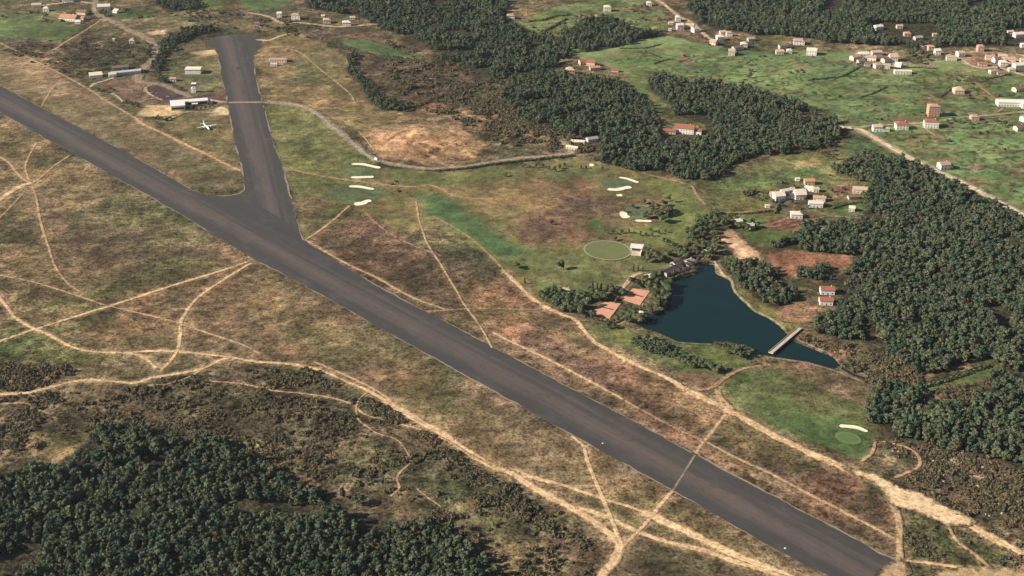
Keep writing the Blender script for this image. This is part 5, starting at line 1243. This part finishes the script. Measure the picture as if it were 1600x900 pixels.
house(798, 29, 12, 9, 5.5, 0, 'hip', WHITE, R_PINK, 'white house alone in the top wood, just left of centre right')
house(949, 17, 11, 10, 7, 0, 'hip', WHITE, R_PALE, 'tall white house on the field edge at the top, by a thin dark hedge')
house(930, 31, 10, 9, 6, 10, 'hip', WHITE, R_PINK, 'white house with pink roof half hidden by trees below the tall white one')
house(917, 33, 7, 5, 3.2, 0, 'gable', CREAM, R_PALE, 'small pale barn left of the half hidden pink roofed house', name='barn', cat='barn', chim=False)
house(872, 87, 12, 9, 5, -14, 'gable', WHITE, R_BROWN, 'white house with brown roof at the wood edge, left of the red roofed group')
house(891, 115, 12, 11, 6.5, 0, 'hip', PINKW, R_TAN, 'pinkish house with pyramid roof at the top of the middle wood', pitch=.6)
house(912, 100, 13, 9, 5, 18, 'gable', PINKW, R_RED, 'red roofed house, upper left of the group by the middle wood')
house(924, 102, 12, 9, 5.4, -20, 'gable', PINKW, R_RED, 'red roofed house, upper right of the group by the middle wood')
house(929, 109, 14, 7, 4, 14, 'gable', PINKW, R_PINK, 'long pink roofed house, lowest of the group by the middle wood')
house(961, 112, 10, 6, 3, -12, 'gable', GREYW, R_RED, 'low red shed on the field edge right of the red roofed group', name='shed', cat='shed', chim=False, win=False)
# upper lane village
house(1014, 9, 8, 8, 5.5, 0, 'hip', WHITE, R_PALE, 'white house at the top edge just left of the winding lane')
house(1059, 33, 8, 8, 7, 0, 'hip', WHITE, R_PALE, 'narrow white house left of the winding lane, upper one of a pair')
house(1062, 45, 10, 9, 7, 8, 'gable', WHITE, R_PALE, 'white house left of the winding lane, lower one of a pair')
house(1048, 38, 8, 5, 3.2, 0, 'flat', CREAM, R_PALE, 'low cream shed left of the pair of white houses', name='shed', cat='shed', win=False)
house(1047, 48, 4, 4, 3.2, 0, 'flat', WHITE, R_PALE, 'tiny white hut left of the lower white house of the pair', name='hut', cat='hut', win=False)
house(1086, 50, 9, 10, 6, 24, 'gable', WHITE, R_TAN, 'white gabled house on the slope below the winding lane')
house(1078, 43, 13, 8, 4.5, -22, 'gable', CREAM, R_TAN, 'tan roofed house above the gabled one by the winding lane')
house(1115, 70, 9, 10, 6, -28, 'gable', CREAM, R_TAN, 'cream gabled house at the lower end of the winding lane')
house(1125, 63, 11, 9, 6, 10, 'hip', WHITE, R_PALE, 'white hip roofed house right of the end of the winding lane')
house(1139, 56, 9, 8, 5.5, 0, 'hip', WHITE, R_PINK, 'white house with pink roof, rightmost behind the end of the lane')
house(1129, 53, 9, 7, 4, 10, 'gable', CREAM, R_TAN, 'tan roofed cottage between the two houses at the end of the lane', name='cottage', cat='cottage')
house(1143, 86, 9, 10, 7, -8, 'gable', CREAM, R_TAN, 'cream house at the left of the farm group in the fields')
house(1152, 78, 15, 8, 4.5, 26, 'gable', GREYW, R_BROWN, 'long brown roofed barn in the middle of the farm group in the fields', name='barn', cat='barn')
house(1162, 74, 9, 9, 6, 0, 'hip', WHITE, R_PALE, 'white house at the right end of the farm group in the fields')
house(1173, 64, 10, 7, 4, 14, 'gable', GREYW, R_GREY, 'grey barn above the farm group in the fields', name='barn', cat='barn', chim=False)
house(1218, 84, 11, 8, 4.5, 0, 'gable', CREAM, R_TAN, 'cream cottage, lowest left of the small cluster under the top right wood', name='cottage', cat='cottage')
house(1223, 76, 12, 8, 5, 14, 'gable', GREYW, R_BROWN, 'brown roofed house, upper left of the small cluster under the top right wood')
house(1233, 83, 7, 7, 5, 0, 'hip', WHITE, R_PALE, 'small white pyramid roofed house of the cluster under the top right wood')
house(1248, 69, 16, 11, 6, -8, 'hip', WHITE, R_PINK, 'white villa with pink roof against the top right wood', name='villa', cat='villa')
house(1268, 85, 14, 12, 7, -14, 'gable', WHITE, R_PALE, 'large plain white house standing apart right of the small cluster')
# village in the middle of the fields
V1 = 'village in the fields'
house(1336, 93, 14, 9, 5, 30, 'gable', CREAM, R_PINK, 'pink roofed house at the left tip of the field village', V1)
house(1349, 90, 13, 10, 6.5, 4, 'gable', WHITE, R_PALE, 'white house with pale roof at the top left of the field village', V1)
house(1362, 94, 12, 9, 5, -16, 'gable', WHITE, R_PINK, 'white house with pink roof in the centre of the field village', V1)
house(1369, 86, 14, 8, 5, 6, 'gable', CREAM, R_TAN, 'tan roofed house at the top of the field village', V1)
house(1345, 99, 10, 8, 4.5, 14, 'gable', GREYW, R_BROWN, 'brown roofed house at the lower left of the field village', V1)
house(1355, 103, 8, 7, 4, -10, 'gable', GREYW, R_BROWN, 'small dark brown house at the lower edge of the field village', V1)
house(1371, 106, 10, 9, 5.5, 10, 'hip', WHITE, R_PINK, 'white hip roofed house at the lower edge of the field village', V1)
house(1384, 106, 12, 8, 4.5, -20, 'gable', GREYW, R_GREY, 'grey roofed house left of the long white barn in the field village', V1)
house(1395, 95, 11, 11, 7, 0, 'gable', WHITE, R_TAN, 'tall white gabled house at the right of the field village', V1, pitch=.7)
house(1404, 104, 9, 7, 4.5, -36, 'gable', WHITE, R_PALE, 'narrow white house behind the long white barn', V1)
house(1410, 115, 23, 8, 4.2, -3, 'gable', WHITE, R_PALE, 'long white barn with pale roof at the right foot of the field village', V1, name='barn', cat='barn', pitch=.3, chim=False)
house(1383, 97, 10, 8, 5, 30, 'gable', CREAM, R_BROWN, 'brown roofed house between the white gable and the pink roof of the field village', V1)
# houses in the top right wood
house(1372, 46, 12, 9, 5.5, 20, 'gable', WHITE, R_PALE, 'white house among the trees of the top right wood, leftmost of four')
house(1405, 44, 9, 7, 4, 0, 'gable', CREAM, R_PINK, 'small pink roofed house in the clearing of the top right wood')
house(1417, 56, 10, 8, 4.5, 0, 'hip', PINKW, R_PINK, 'pinkish house at the lower left of the clearing in the top right wood')
house(1434, 62, 12, 8, 4, 16, 'gable', GREYW, R_GREY, 'grey roofed house at the lower end of the clearing in the top right wood')
house(1461, 57, 8, 6, 4, 0, 'gable', GREYW, R_PINK, 'small faded pink cottage under the trees right of the clearing', name='cottage', cat='cottage')
house(1442, 76, 10, 6, 3.4, 0, 'gable', CREAM, R_PINK, 'low cream shed left of the pinkish tower house by the wood edge', name='shed', cat='shed', chim=False)
house(1454, 79, 9, 8, 6.5, 0, 'hip', PINKW, R_PINK, 'pinkish tower like house at the wood edge')
house(1464, 85, 8, 9, 6.5, 0, 'gable', WHITE, R_PALE, 'white house between the pinkish house and the lane junction')
house(1486, 94, 14, 9, 5, -6, 'flat', CREAM, R_TAN, 'cream flat roofed house at the left end of the right hand village')
house(1500, 88, 10, 9, 6, 12, 'gable', WHITE, R_TAN, 'white gabled house at the fork of the right hand village lane')
house(1531, 80, 9, 8, 8, 0, 'hip', PINKW, R_PINK, 'tall pink house standing alone at the wood edge above the right hand village')
V2 = 'right hand village'
for a in [(1546,93,12,9,5,-10,'gable',CREAM,R_PINK,'pink roofed house, upper left of the right hand village'),(1557,97,10,9,5.5,12,'gable',WHITE,R_BROWN,'brown roofed white house, second from the left in the right hand village'),
          (1566,92,12,8,5,-14,'gable',CREAM,R_TAN,'long tan roofed house along the upper side of the right hand village'),(1567,103,11,9,6,0,'hip',WHITE,R_PALE,'white hip roofed house in the middle of the right hand village'),
          (1579,97,13,9,5,-18,'gable',PINKW,R_PINK,'pink walled house right of the middle of the right hand village'),(1590,108,13,11,7,10,'gable',WHITE,R_PALE,'big white gabled house at the right edge of the right hand village'),
          (1600,100,12,9,6,-10,'gable',WHITE,R_TAN,'white house cut by the right edge of the picture'),(1535,103,12,8,4,-10,'gable',PINKW,R_RED,'low red roofed house below the lane start of the right hand village'),
          (1551,114,10,7,4,16,'gable',CREAM,R_PINK,'small pink roofed house on the lower side of the right hand village'),(1563,117,9,7,3.8,-6,'gable',GREYW,R_BROWN,'small brown roofed house on the lower side of the right hand village'),
          (1580,112,9,8,4.5,0,'hip',CREAM,R_TAN,'cream hip roofed house below the pink walled one')]:
    house(*a, V2)
house(1591, 58, 14, 10, 5.5, 10, 'gable', WHITE, R_PALE, 'white house at the right edge among the top right trees')
house(1578, 53, 9, 7, 4, 0, 'gable', CREAM, R_TAN, 'cream cottage left of the white house at the right edge among the trees', name='cottage', cat='cottage')
house(1599, 74, 9, 7, 5, 0, 'hip', WHITE, R_PALE, 'white house cut by the right edge below the tree line')
house(1497, 145, 13, 12, 5, 0, 'hip', CREAM, R_TAN, 'lone cream house with a hip roof in the right hand fields', pitch=.6)
house(1590, 142, 13, 9, 4.5, 24, 'gable', CREAM, R_BROWN, 'brown roofed house above the long white warehouse')
house(1583, 164, 42, 14, 5.5, -4, 'gable', (.80,.77,.70), (.76,.72,.62), 'long white warehouse at the right edge', name='warehouse', cat='warehouse', pitch=.16, chim=False, wing=(14, -9, 12, 9, 6, 'flat'))
house(1457, 181, 14, 11, 14, 0, 'hip', (.56,.35,.23), R_PINK, 'tall orange brick apartment block in the right hand fields', name='apartment_block', cat='apartment block', pitch=.35)
house(1454, 198, 17, 12, 8, -6, 'hip', WHITE, R_RED, 'white three storey building with red roof right below the orange block', name='apartment_block', cat='apartment block', pitch=.35)
house(1408, 201, 15, 11, 7, 0, 'hip', WHITE, R_RED, 'white house with red roof beside the road left of the apartment blocks')
house(1370, 204, 11, 9, 6, 0, 'gable', WHITE, R_TAN, 'white house at the road junction in the fields', wing=(10, -1, 9, 7, 3.4, 'gable'))
house(1522, 187, 10, 8, 5, 0, 'hip', PINKW, R_PINK, 'small pinkish house right of the apartment blocks')
house(1592, 203, 12, 8, 4.5, 24, 'gable', CREAM, R_BROWN, 'cream brown roofed house at the right edge below the lane')
house(1601, 189, 10, 8, 5, 20, 'gable', WHITE, R_PALE, 'white house cut by the right edge below the warehouse')
house(1474, 263, 12, 10, 6, 14, 'gable', WHITE, R_PINK, 'white house with pinkish roof beside the diagonal road', wing=(8, 1, 6, 6, 3.2, 'gable'))
# hamlet
V3 = 'hamlet left of the big wood'
house(1216, 310, 11, 13, 5.5, 12, 'gable', WHITE, R_PALE, 'white farm wing at the left end of the hamlet', V3)
house(1208, 306, 7, 7, 4, 0, 'gable', PINKW, R_ORANGE, 'small orange walled hut at the far left of the hamlet', V3, name='hut', cat='hut')
house(1230, 302, 16, 6, 4.5, 26, 'gable', WHITE, R_PALE, 'long low white wing behind the yard of the hamlet', V3)
house(1233, 309, 11, 6, 3.6, 10, 'gable', GREYW, R_DARK, 'dark roofed barn in the yard of the hamlet', V3, name='barn', cat='barn')
house(1249, 309, 12, 11, 6, 6, 'gable', WHITE, R_PALE, 'tall white gabled house in the middle of the hamlet', V3, pitch=.8)
house(1264, 287, 11, 8, 4.5, 0, 'gable', PINKW, R_ORANGE, 'orange roofed house at the top of the hamlet', V3)
house(1265, 297, 10, 6, 3.6, -28, 'gable', WHITE, R_PALE, 'small white barn under the orange roofed house of the hamlet', V3, name='barn', cat='barn')
house(1275, 299, 6, 6, 3.6, -10, 'gable', CREAM, R_TAN, 'tan hut right of the small white barn in the hamlet', V3, name='hut', cat='hut')
house(1280, 313, 13, 7, 4, -14, 'gable', CREAM, R_PINK, 'pink roofed house right of the yard, upper of two', V3)
house(1274, 322, 15, 8, 4.6, -6, 'gable', WHITE, R_PALE, 'bright white house right of the yard, lower of two', V3)
house(1244, 339, 12, 9, 4.6, -4, 'hip', WHITE, R_PALE, 'white house at the edge of the ploughed field', V3)
house(1331, 329, 6, 7, 4, -16, 'gable', CREAM, R_PALE, 'tiny cream house alone in the green right of the hamlet', V3)
house(1343, 300, 15, 9, 4.6, -10, 'gable', CREAM, R_TAN, 'cream house with tan roof at the right end of the hamlet against the wood', V3)
house(1333, 310, 12, 6, 3.2, 10, 'gable', GREYW, R_BROWN, 'low brown shed under the cream house against the wood', V3, name='shed', cat='shed', chim=False)
house(1246, 282, 5, 4, 2.8, 0, 'flat', WHITE, R_PALE, 'tiny white hut above the hamlet', V3, name='hut', cat='hut', win=False)
house(1199, 324, 5, 3.5, 2.6, 0, 'flat', WHITE, R_PALE, 'tiny white hut in the meadow left of the hamlet', V3, name='hut', cat='hut', win=False)
house(1153, 351, 7, 7, 5, 14, 'gable', WHITE, R_PALE, 'white cottage among trees above the sandy heap, left of two', name='cottage', cat='cottage')
house(1171, 356, 10, 6, 4, -18, 'gable', WHITE, R_GREY, 'long white cottage among trees above the sandy heap, right of two', name='cottage', cat='cottage')
# villa in the middle wood
house(1070, 206, 24, 15, 6.5, -16, 'gable', WHITE, R_RED, 'large white villa with red roof in a clearing of the middle wood', name='villa', cat='villa', wing=(15, -2, 12, 8, 4, 'gable'))
house(1046, 208, 15, 8, 3.6, -6, 'gable', CREAM, R_RED, 'low red roofed annex left of the large villa in the middle wood', name='annex_house', cat='house')
house(1258, 188, 8, 7, 4.5, -10, 'gable', CREAM, R_RED, 'small red roofed house almost hidden in the middle wood')
house(1292, 458, 13, 9, 5, -3, 'gable', WHITE, R_RED, 'white house with dark red roof by the right wood, upper of two')
house(1290, 474, 12, 9, 4.5, -3, 'gable', WHITE, R_RED, 'white house with dark red roof by the right wood, lower of two')
# pale walled sheds by the road
house(903, 224, 16, 6, 3.2, -10, 'gable', CREAM, R_PALE, 'long pale shed at the edge of the middle wood by the road', name='shed', cat='shed', chim=False)
house(925, 220, 13, 7, 3.6, 20, 'gable', WHITE, R_GREY, 'white shed with grey roof among trees at the edge of the middle wood', name='shed', cat='shed', chim=False)
house(894, 233, 14, 5, 3.0, -22, 'gable', CREAM, R_PALE, 'narrow pale shed nearest the road at the edge of the middle wood', name='shed', cat='shed', chim=False)
# golf pavilion and club house
x, y = gp(993, 396); t = thing('golf_pavilion', 'flat roofed pavilion with a pale terrace right of the ring path', 'pavilion', x, y, hz(x, y), math.radians(-12))
MB().box(-6, 6, 6, 15, -.5, 4).build('wall', wallm(WHITE), t); MB().box(-7, 7, 4.6, 15.6, 4.02, 4.5).build('roof', wallm((.72,.68,.58)), t)
MB().box(-5, 6.5, -6, 5.9, -.4, .45).build('terrace', M_CONC, t); MB().box(-5, 5, 5.9, 6.04, .6, 2.9).build('window', M_GLASS, t)
MB().box(5.2, 6.4, -5, 5, .5, 3.2).build('wall_screen', wallm(WHITE), t)
x, y = gp(1050, 425); t = thing('club_house', 'long dark roofed club house at the head of the pond', 'club house', x, y, hz(x, y), math.radians(42))
wall_mb(26, 9, 4, 'gable', .55).build('wall', wallm(GREYW), t); roof_mb(26, 9, 4, 'gable', .55).build('roof', roofm(R_DARK), t)
wall_mb(12, 8, 4, 'gable', .5, 16, 8, -.79).build('wing_wall', wallm(GREYW), t); roof_mb(12, 8, 4, 'gable', .5, 16, 8).build('wing_roof', roofm(R_DARK), t)
for i in range(6): add_window(t, -11 + 4.2*i, -4.53, 1.0, 0)
house(1021, 434, 9, 6, 3.6, 36, 'gable', WHITE, R_PALE, 'white gabled hut below the left end of the club house', name='hut', cat='hut')
house(1012, 437, 6, 4, 3.0, 30, 'shed', WHITE, R_PALE, 'small white kiosk beside the path to the club house', name='kiosk', cat='kiosk', chim=False)
house(1077, 413, 9, 7, 4, 40, 'gable', GREYW, R_GREY, 'grey roofed hut among bare trees right of the club house', name='hut', cat='hut')
house(885, 456, 7, 5, 3, 0, 'hip', CREAM, R_TAN, 'cream hut in the grove left of the clay courts', name='hut', cat='hut')
house(1002, 491, 3.4, 3.0, 2.6, 0, 'hip', WHITE, R_PALE, 'tiny white hut on the shore right of the lower clay court', name='hut', cat='hut', chim=False, win=False)
house(1104, 396, 5, 4, 3, 0, 'gable', WHITE, R_PALE, 'tiny white hut among the trees left of the sandy heap', name='hut', cat='hut', chim=False)

# ------------------------------------------------------------------ clay courts
def court(pxs, label):
    P = gps(pxs); c = P.mean(0); z = .5
    t = thing('tennis_court', label, 'tennis court', c[0], c[1], 0, 0, 'clay tennis courts')
    Q = P - c
    def at(u, v): return (Q[0] * (1-u) * (1-v) + Q[1] * u * (1-v) + Q[2] * u * v + Q[3] * (1-u) * v)
    MB().add([(*p, z) for p in Q] + [(*p, -.3) for p in Q], [(0,1,2,3),(4,5,1,0),(5,6,2,1),(6,7,3,2),(7,4,0,3)]).build('clay_surface', M_CLAY, t)
    m = MB()
    def ln(a, b):
        a, b = np.array(a), np.array(b); d = (b - a) / np.linalg.norm(b - a); n_ = np.array([-d[1], d[0]]) * .06
        m.add([(*(a+n_), z+.02), (*(a-n_), z+.02), (*(b-n_), z+.02), (*(b+n_), z+.02)], [(0,1,2,3)])
    for u in (.2, .5, .8): ln(at(u*.64+.18, .14), at(u*.64+.18, .86))
    for v in (.14, .86): ln(at(.2, v), at(.8, v))
    m.build('court_lines', M_LINE, t)
    a, b = np.array(at(.12, .5)), np.array(at(.88, .5)); MB().add([(*a, z), (*b, z), (*b, z+1), (*a, z+1), (*(a+.05), z), (*(b+.05), z), (*(b+.05), z+1), (*(a+.05), z+1)], [(0,1,2,3),(7,6,5,4),(3,2,6,7)]).build('net', M_TYRE, t)
court([(972,468),(1000,477),(1016,455),(989,451)], 'orange clay tennis court next to the pond, upper right of the two')
court([(924,489),(953,497.5),(970,475),(946,471)], 'orange clay tennis court beside the dirt track, lower left of the two')

# ------------------------------------------------------------------ the weir bridge
a, b = np.array(gp(1204, 553)), np.array(gp(1250, 514)); d = b - a; L_ = np.linalg.norm(d); ang = math.atan2(d[1], d[0])
t = thing('weir_bridge', 'pale concrete bridge on a weir across the lower end of the pond', 'bridge', *((a + b) / 2), 0, ang)
MB().box(-L_/2, L_/2, -2.4, 2.4, .5, 1.3).build('deck', M_CONC, t)
for s_ in (-1, 1): MB().box(-L_/2, L_/2, s_*2.3-.15, s_*2.3+.15, 1.303, 2.0).build('parapet', M_CONC, t)
for k in range(5):
    xk = -L_/2 + (k + .5) * L_ / 5; MB().rings([[(xk-.7,-2.1,z),(xk+.7,-2.1,z),(xk+.7,2.1,z),(xk-.7,2.1,z)] for z in (-3.5,.498)]).build('pier', M_STONE, t)

# ------------------------------------------------------------------ aeroplane, cars, small things
def aeroplane(px, py, ang, label):
    x, y = gp(px, py); t = thing('propeller_aeroplane', label, 'aeroplane', x, y, hz(x, y), ang)
    # nose towards +X
    st = [(-12.5, .25, 2.7), (-11, .6, 2.55), (-7, 1.15, 2.25), (-2, 1.35, 2.1), (5, 1.35, 2.1), (9, 1.25, 2.0), (11, .85, 1.9), (12.2, .2, 1.8)]
    MB().rings([[(X, r*math.cos(q), zc + r*math.sin(q)) for q in (2*math.pi*k/12 for k in range(12))] for X, r, zc in st]).build('fuselage', M_WPAINT, t, True)
    for s_ in (-1, 1):
        w = [(2.6, 1.0), (1.9, 7.0), (1.2, 13.0)]
        rs = []
        for ch, Y in w:
            rs.append([(2.4 - (2.6-ch)*.3, s_*Y, 3.25), (2.4 - (2.6-ch)*.3 - ch*.35, s_*Y, 3.45), (2.4 - (2.6-ch)*.3 - ch*1.25, s_*Y, 3.27), (2.4 - (2.6-ch)*.3 - ch*.4, s_*Y, 3.12)])
        MB().rings(rs if s_ > 0 else [r[::-1] for r in rs]).build('wing', M_WPAINT, t)
        ts = [[(-10.4, s_*.4, 3.0), (-11.2, s_*.4, 3.1), (-12.4, s_*.4, 3.0), (-11.2, s_*.4, 2.92)], [(-11.2, s_*4.6, 3.2), (-11.7, s_*4.6, 3.27), (-12.4, s_*4.6, 3.2), (-11.7, s_*4.6, 3.14)]]
        MB().rings(ts if s_ > 0 else [r[::-1] for r in ts]).build('tailplane', M_WPAINT, t)
        e = MB().tube([(-.2, s_*4.4, 2.95), (1.2, s_*4.4, 2.9), (3.8, s_*4.4, 2.9), (4.5, s_*4.4, 2.9)], [.3, .62, .6, .3], 10).build('engine', M_WPAINT, t, True)
        p = MB()
        for k in range(4):
            q = k * math.pi/2 + .4; u = (math.cos(q), math.sin(q))
            p.rings([[(4.5+dx, s_*4.4 + u[0]*r + u[1]*dw, 2.9 + u[1]*r - u[0]*dw) for dx, dw in ((0,-.12),(.06,-.12),(.06,.12),(0,.12))] for r in (.15, 1.75)])
        p.build('propeller', M_TYRE, e)
        g = MB().tube([(.8, s_*4.4, 2.5), (.8, s_*4.4, .5)], [.12, .12], 6).build('landing_gear', M_METAL, t)
        MB().tube([(.8, s_*4.4-.25, .45), (.8, s_*4.4+.25, .45)], [.45, .45], 12).build('wheel', M_TYRE, g)
    f = [[(-8.6, -.12, 3.1), (-12.3, -.12, 2.9), (-12.3, .12, 2.9), (-8.6, .12, 3.1)], [(-11.4, -.06, 7.0), (-12.8, -.06, 7.0), (-12.8, .06, 7.0), (-11.4, .06, 7.0)]]
    MB().rings(f).build('tail_fin', M_WPAINT, t)
    n_ = MB().tube([(9.6, 0, 1.2), (9.6, 0, .35)], [.1, .1], 6).build('landing_gear', M_METAL, t); MB().tube([(9.6, -.15, .35), (9.6, .15, .35)], [.35, .35], 12).build('wheel', M_TYRE, n_)
    MB().rings([[(11.0, -.62, 2.35), (11.0, .62, 2.35), (10.3, .7, 2.95), (10.3, -.7, 2.95)], [(11.25, -.5, 2.3), (11.25, .5, 2.3), (10.5, .6, 3.0), (10.5, -.6, 3.0)]]).build('windscreen', M_GLASS, t)
    return t
aeroplane(323, 200, math.atan2(-24, 13.5), 'white twin propeller aeroplane parked on the grass below the terminal')

def car(px, py, ang, colour, label, group=None, van=False):
    x, y = gp(px, py); t = thing('delivery_van' if van else 'parked_car', label, 'van' if van else 'car', x, y, max(hz(x, y), 0) + (.35 if van else .15), math.radians(ang), group)
    k = 1.35 if van else 1.0
    pm = simple('car_paint', colour, .03, 1, .35, .5)
    side = [(-2.1,.35),(2.1,.35),(2.15,.75),(1.95,.95),(-2.05,.98),(-2.15,.7)]
    MB().rings([[(X*k, s_*.84*k, Z*k) for X, Z in side] for s_ in (-1, 1)]).build('body', pm, t)
    cab = [(-1.9,.985),(1.05,.96),(.35,1.45),(-1.5,1.45)] if not van else [(-2.0,.985),(1.5,.96),(1.0,1.75),(-2.0,1.78)]
    MB().rings([[(X*k, s_*(.78 - (Z-.96)*.22)*k, Z*k) for X, Z in cab] for s_ in (-1, 1)]).build('cabin', M_GLASS if not van else pm, t)
    if not van: MB().rings([[(X*k, s_*.62*k, Z*k) for X, Z in ((-1.45,1.455),(.3,1.455),(.25,1.5),(-1.4,1.5))] for s_ in (-1, 1)]).build('roof', pm, t)
    else: MB().rings([[(X*k, Y*k, Z*k) for Y in (-.6, .6)] + [(X*k - .25*0 + dx, Y*k, (Z+dz)*k) for Y, dx, dz in ((.55, -.42, .5), (-.55, -.42, .5))] for X, Z in ((1.47, 1.02), (1.5, 1.03))]).build('windscreen', M_GLASS, t)
    for X in (-1.3, 1.35):
        for s_ in (-1, 1): MB().tube([(X*k, s_*.66*k, .32*k), (X*k, s_*.86*k, .32*k)], [.32*k, .32*k], 10).build('wheel', M_TYRE, t)
    return t
car(588, 250, -40, (.80,.79,.76), 'white van on the bend of the airport road above the stacked sand bunkers', van=True)
car(247.5, 567+25, 10, (.80,.79,.76), 'white car at the junction of the dirt tracks at the left')
bpy.data.objects[-1] if False else None
PK = 'cars in the terminal car park'
for i, (px, py, c, lb) in enumerate([(236,146,(.75,.74,.7),'white car at the left side of the terminal car park'),(243,151,(.12,.14,.2),'dark blue car in the terminal car park, left of the red one'),
    (249,154,(.35,.06,.05),'red car in the terminal car park'),(246,147,(.45,.44,.42),'grey car in the middle of the terminal car park'),(239,155,(.78,.74,.62),'cream car at the lower edge of the terminal car park'),(256,157,(.07,.07,.07),'black car nearest the terminal hall'),
    (262,152,(.72,.72,.70),'white car at the right end of the terminal car park')]):
    car(px, py, 30 + 20 * math.sin(i * 3), c, lb, PK)
car(371, 107, 84, (.05,.05,.05), 'small dark car alone on the taxiway')
def marker(px, py, label):
    x, y = gp(px, py); t = thing('marker_board', label, 'marker', x, y, .21, .5)
    MB().rings([[(a*k, b*k, z) for a, b in ((-.8,-.5),(.8,-.5),(.8,.5),(-.8,.5))] for z, k in ((.06, 1), (.5, .55))]).build('board', M_WPAINT, t)
    MB().box(-.95, .95, -.65, .65, 0, .058).build('base', M_METAL, t)
marker(942, 693, 'tiny white wedge marker on the asphalt near the middle of the lower runway edge')
marker(1227, 857, 'tiny white wedge marker on the asphalt near the bottom end of the runway')
def sign_stone(px, py, s, label):
    x, y = gp(px, py); m = MB(); r = random.Random(px)
    m.rings([[(math.cos(q)*s*k*r.uniform(.8,1.2), math.sin(q)*s*k*r.uniform(.8,1.2), z*s) for q in (2*math.pi*j/8 for j in range(8))] for z, k in ((-.2,.8),(.2,1),(.6,.8),(.85,.35))])
    o = m.build('boulder', M_STONE, None, True); o.location = (x, y, hz(x, y)); tag(o, label, 'boulder', 'pale boulders on the rough ground at lower right')
for k in range(46):
    if k < 26: px, py = R.gauss(1500, 32), R.gauss(733, 13)
    elif k < 40: px, py = R.gauss(1565, 20), R.gauss(797, 8)
    else: px, py = R.gauss(1402, 10), R.gauss(700, 5)
    sign_stone(px, py, R.uniform(.6, 1.6), 'pale boulder strewn over the cleared rough ground at the lower right')

# ------------------------------------------------------------------ the air
hm = bpy.data.materials.new('air'); hm.use_nodes = True; ht = hm.node_tree
for n in list(ht.nodes):
    if n.type == 'BSDF_PRINCIPLED': ht.nodes.remove(n)
pv = ht.nodes.new('ShaderNodeVolumePrincipled'); pv.inputs['Color'].default_value = (.80, .88, 1.0, 1); pv.inputs['Density'].default_value = .000018; pv.inputs['Anisotropy'].default_value = .2
ht.links.new(pv.outputs[0], ht.nodes['Material Output'].inputs['Volume'])
air = MB().box(-27500, 27500, -26500, 29500, -9, 690).build('haze', hm); air['kind'] = 'stuff'; air['label'] = 'thin pale haze over the whole landscape'; air['category'] = 'haze'
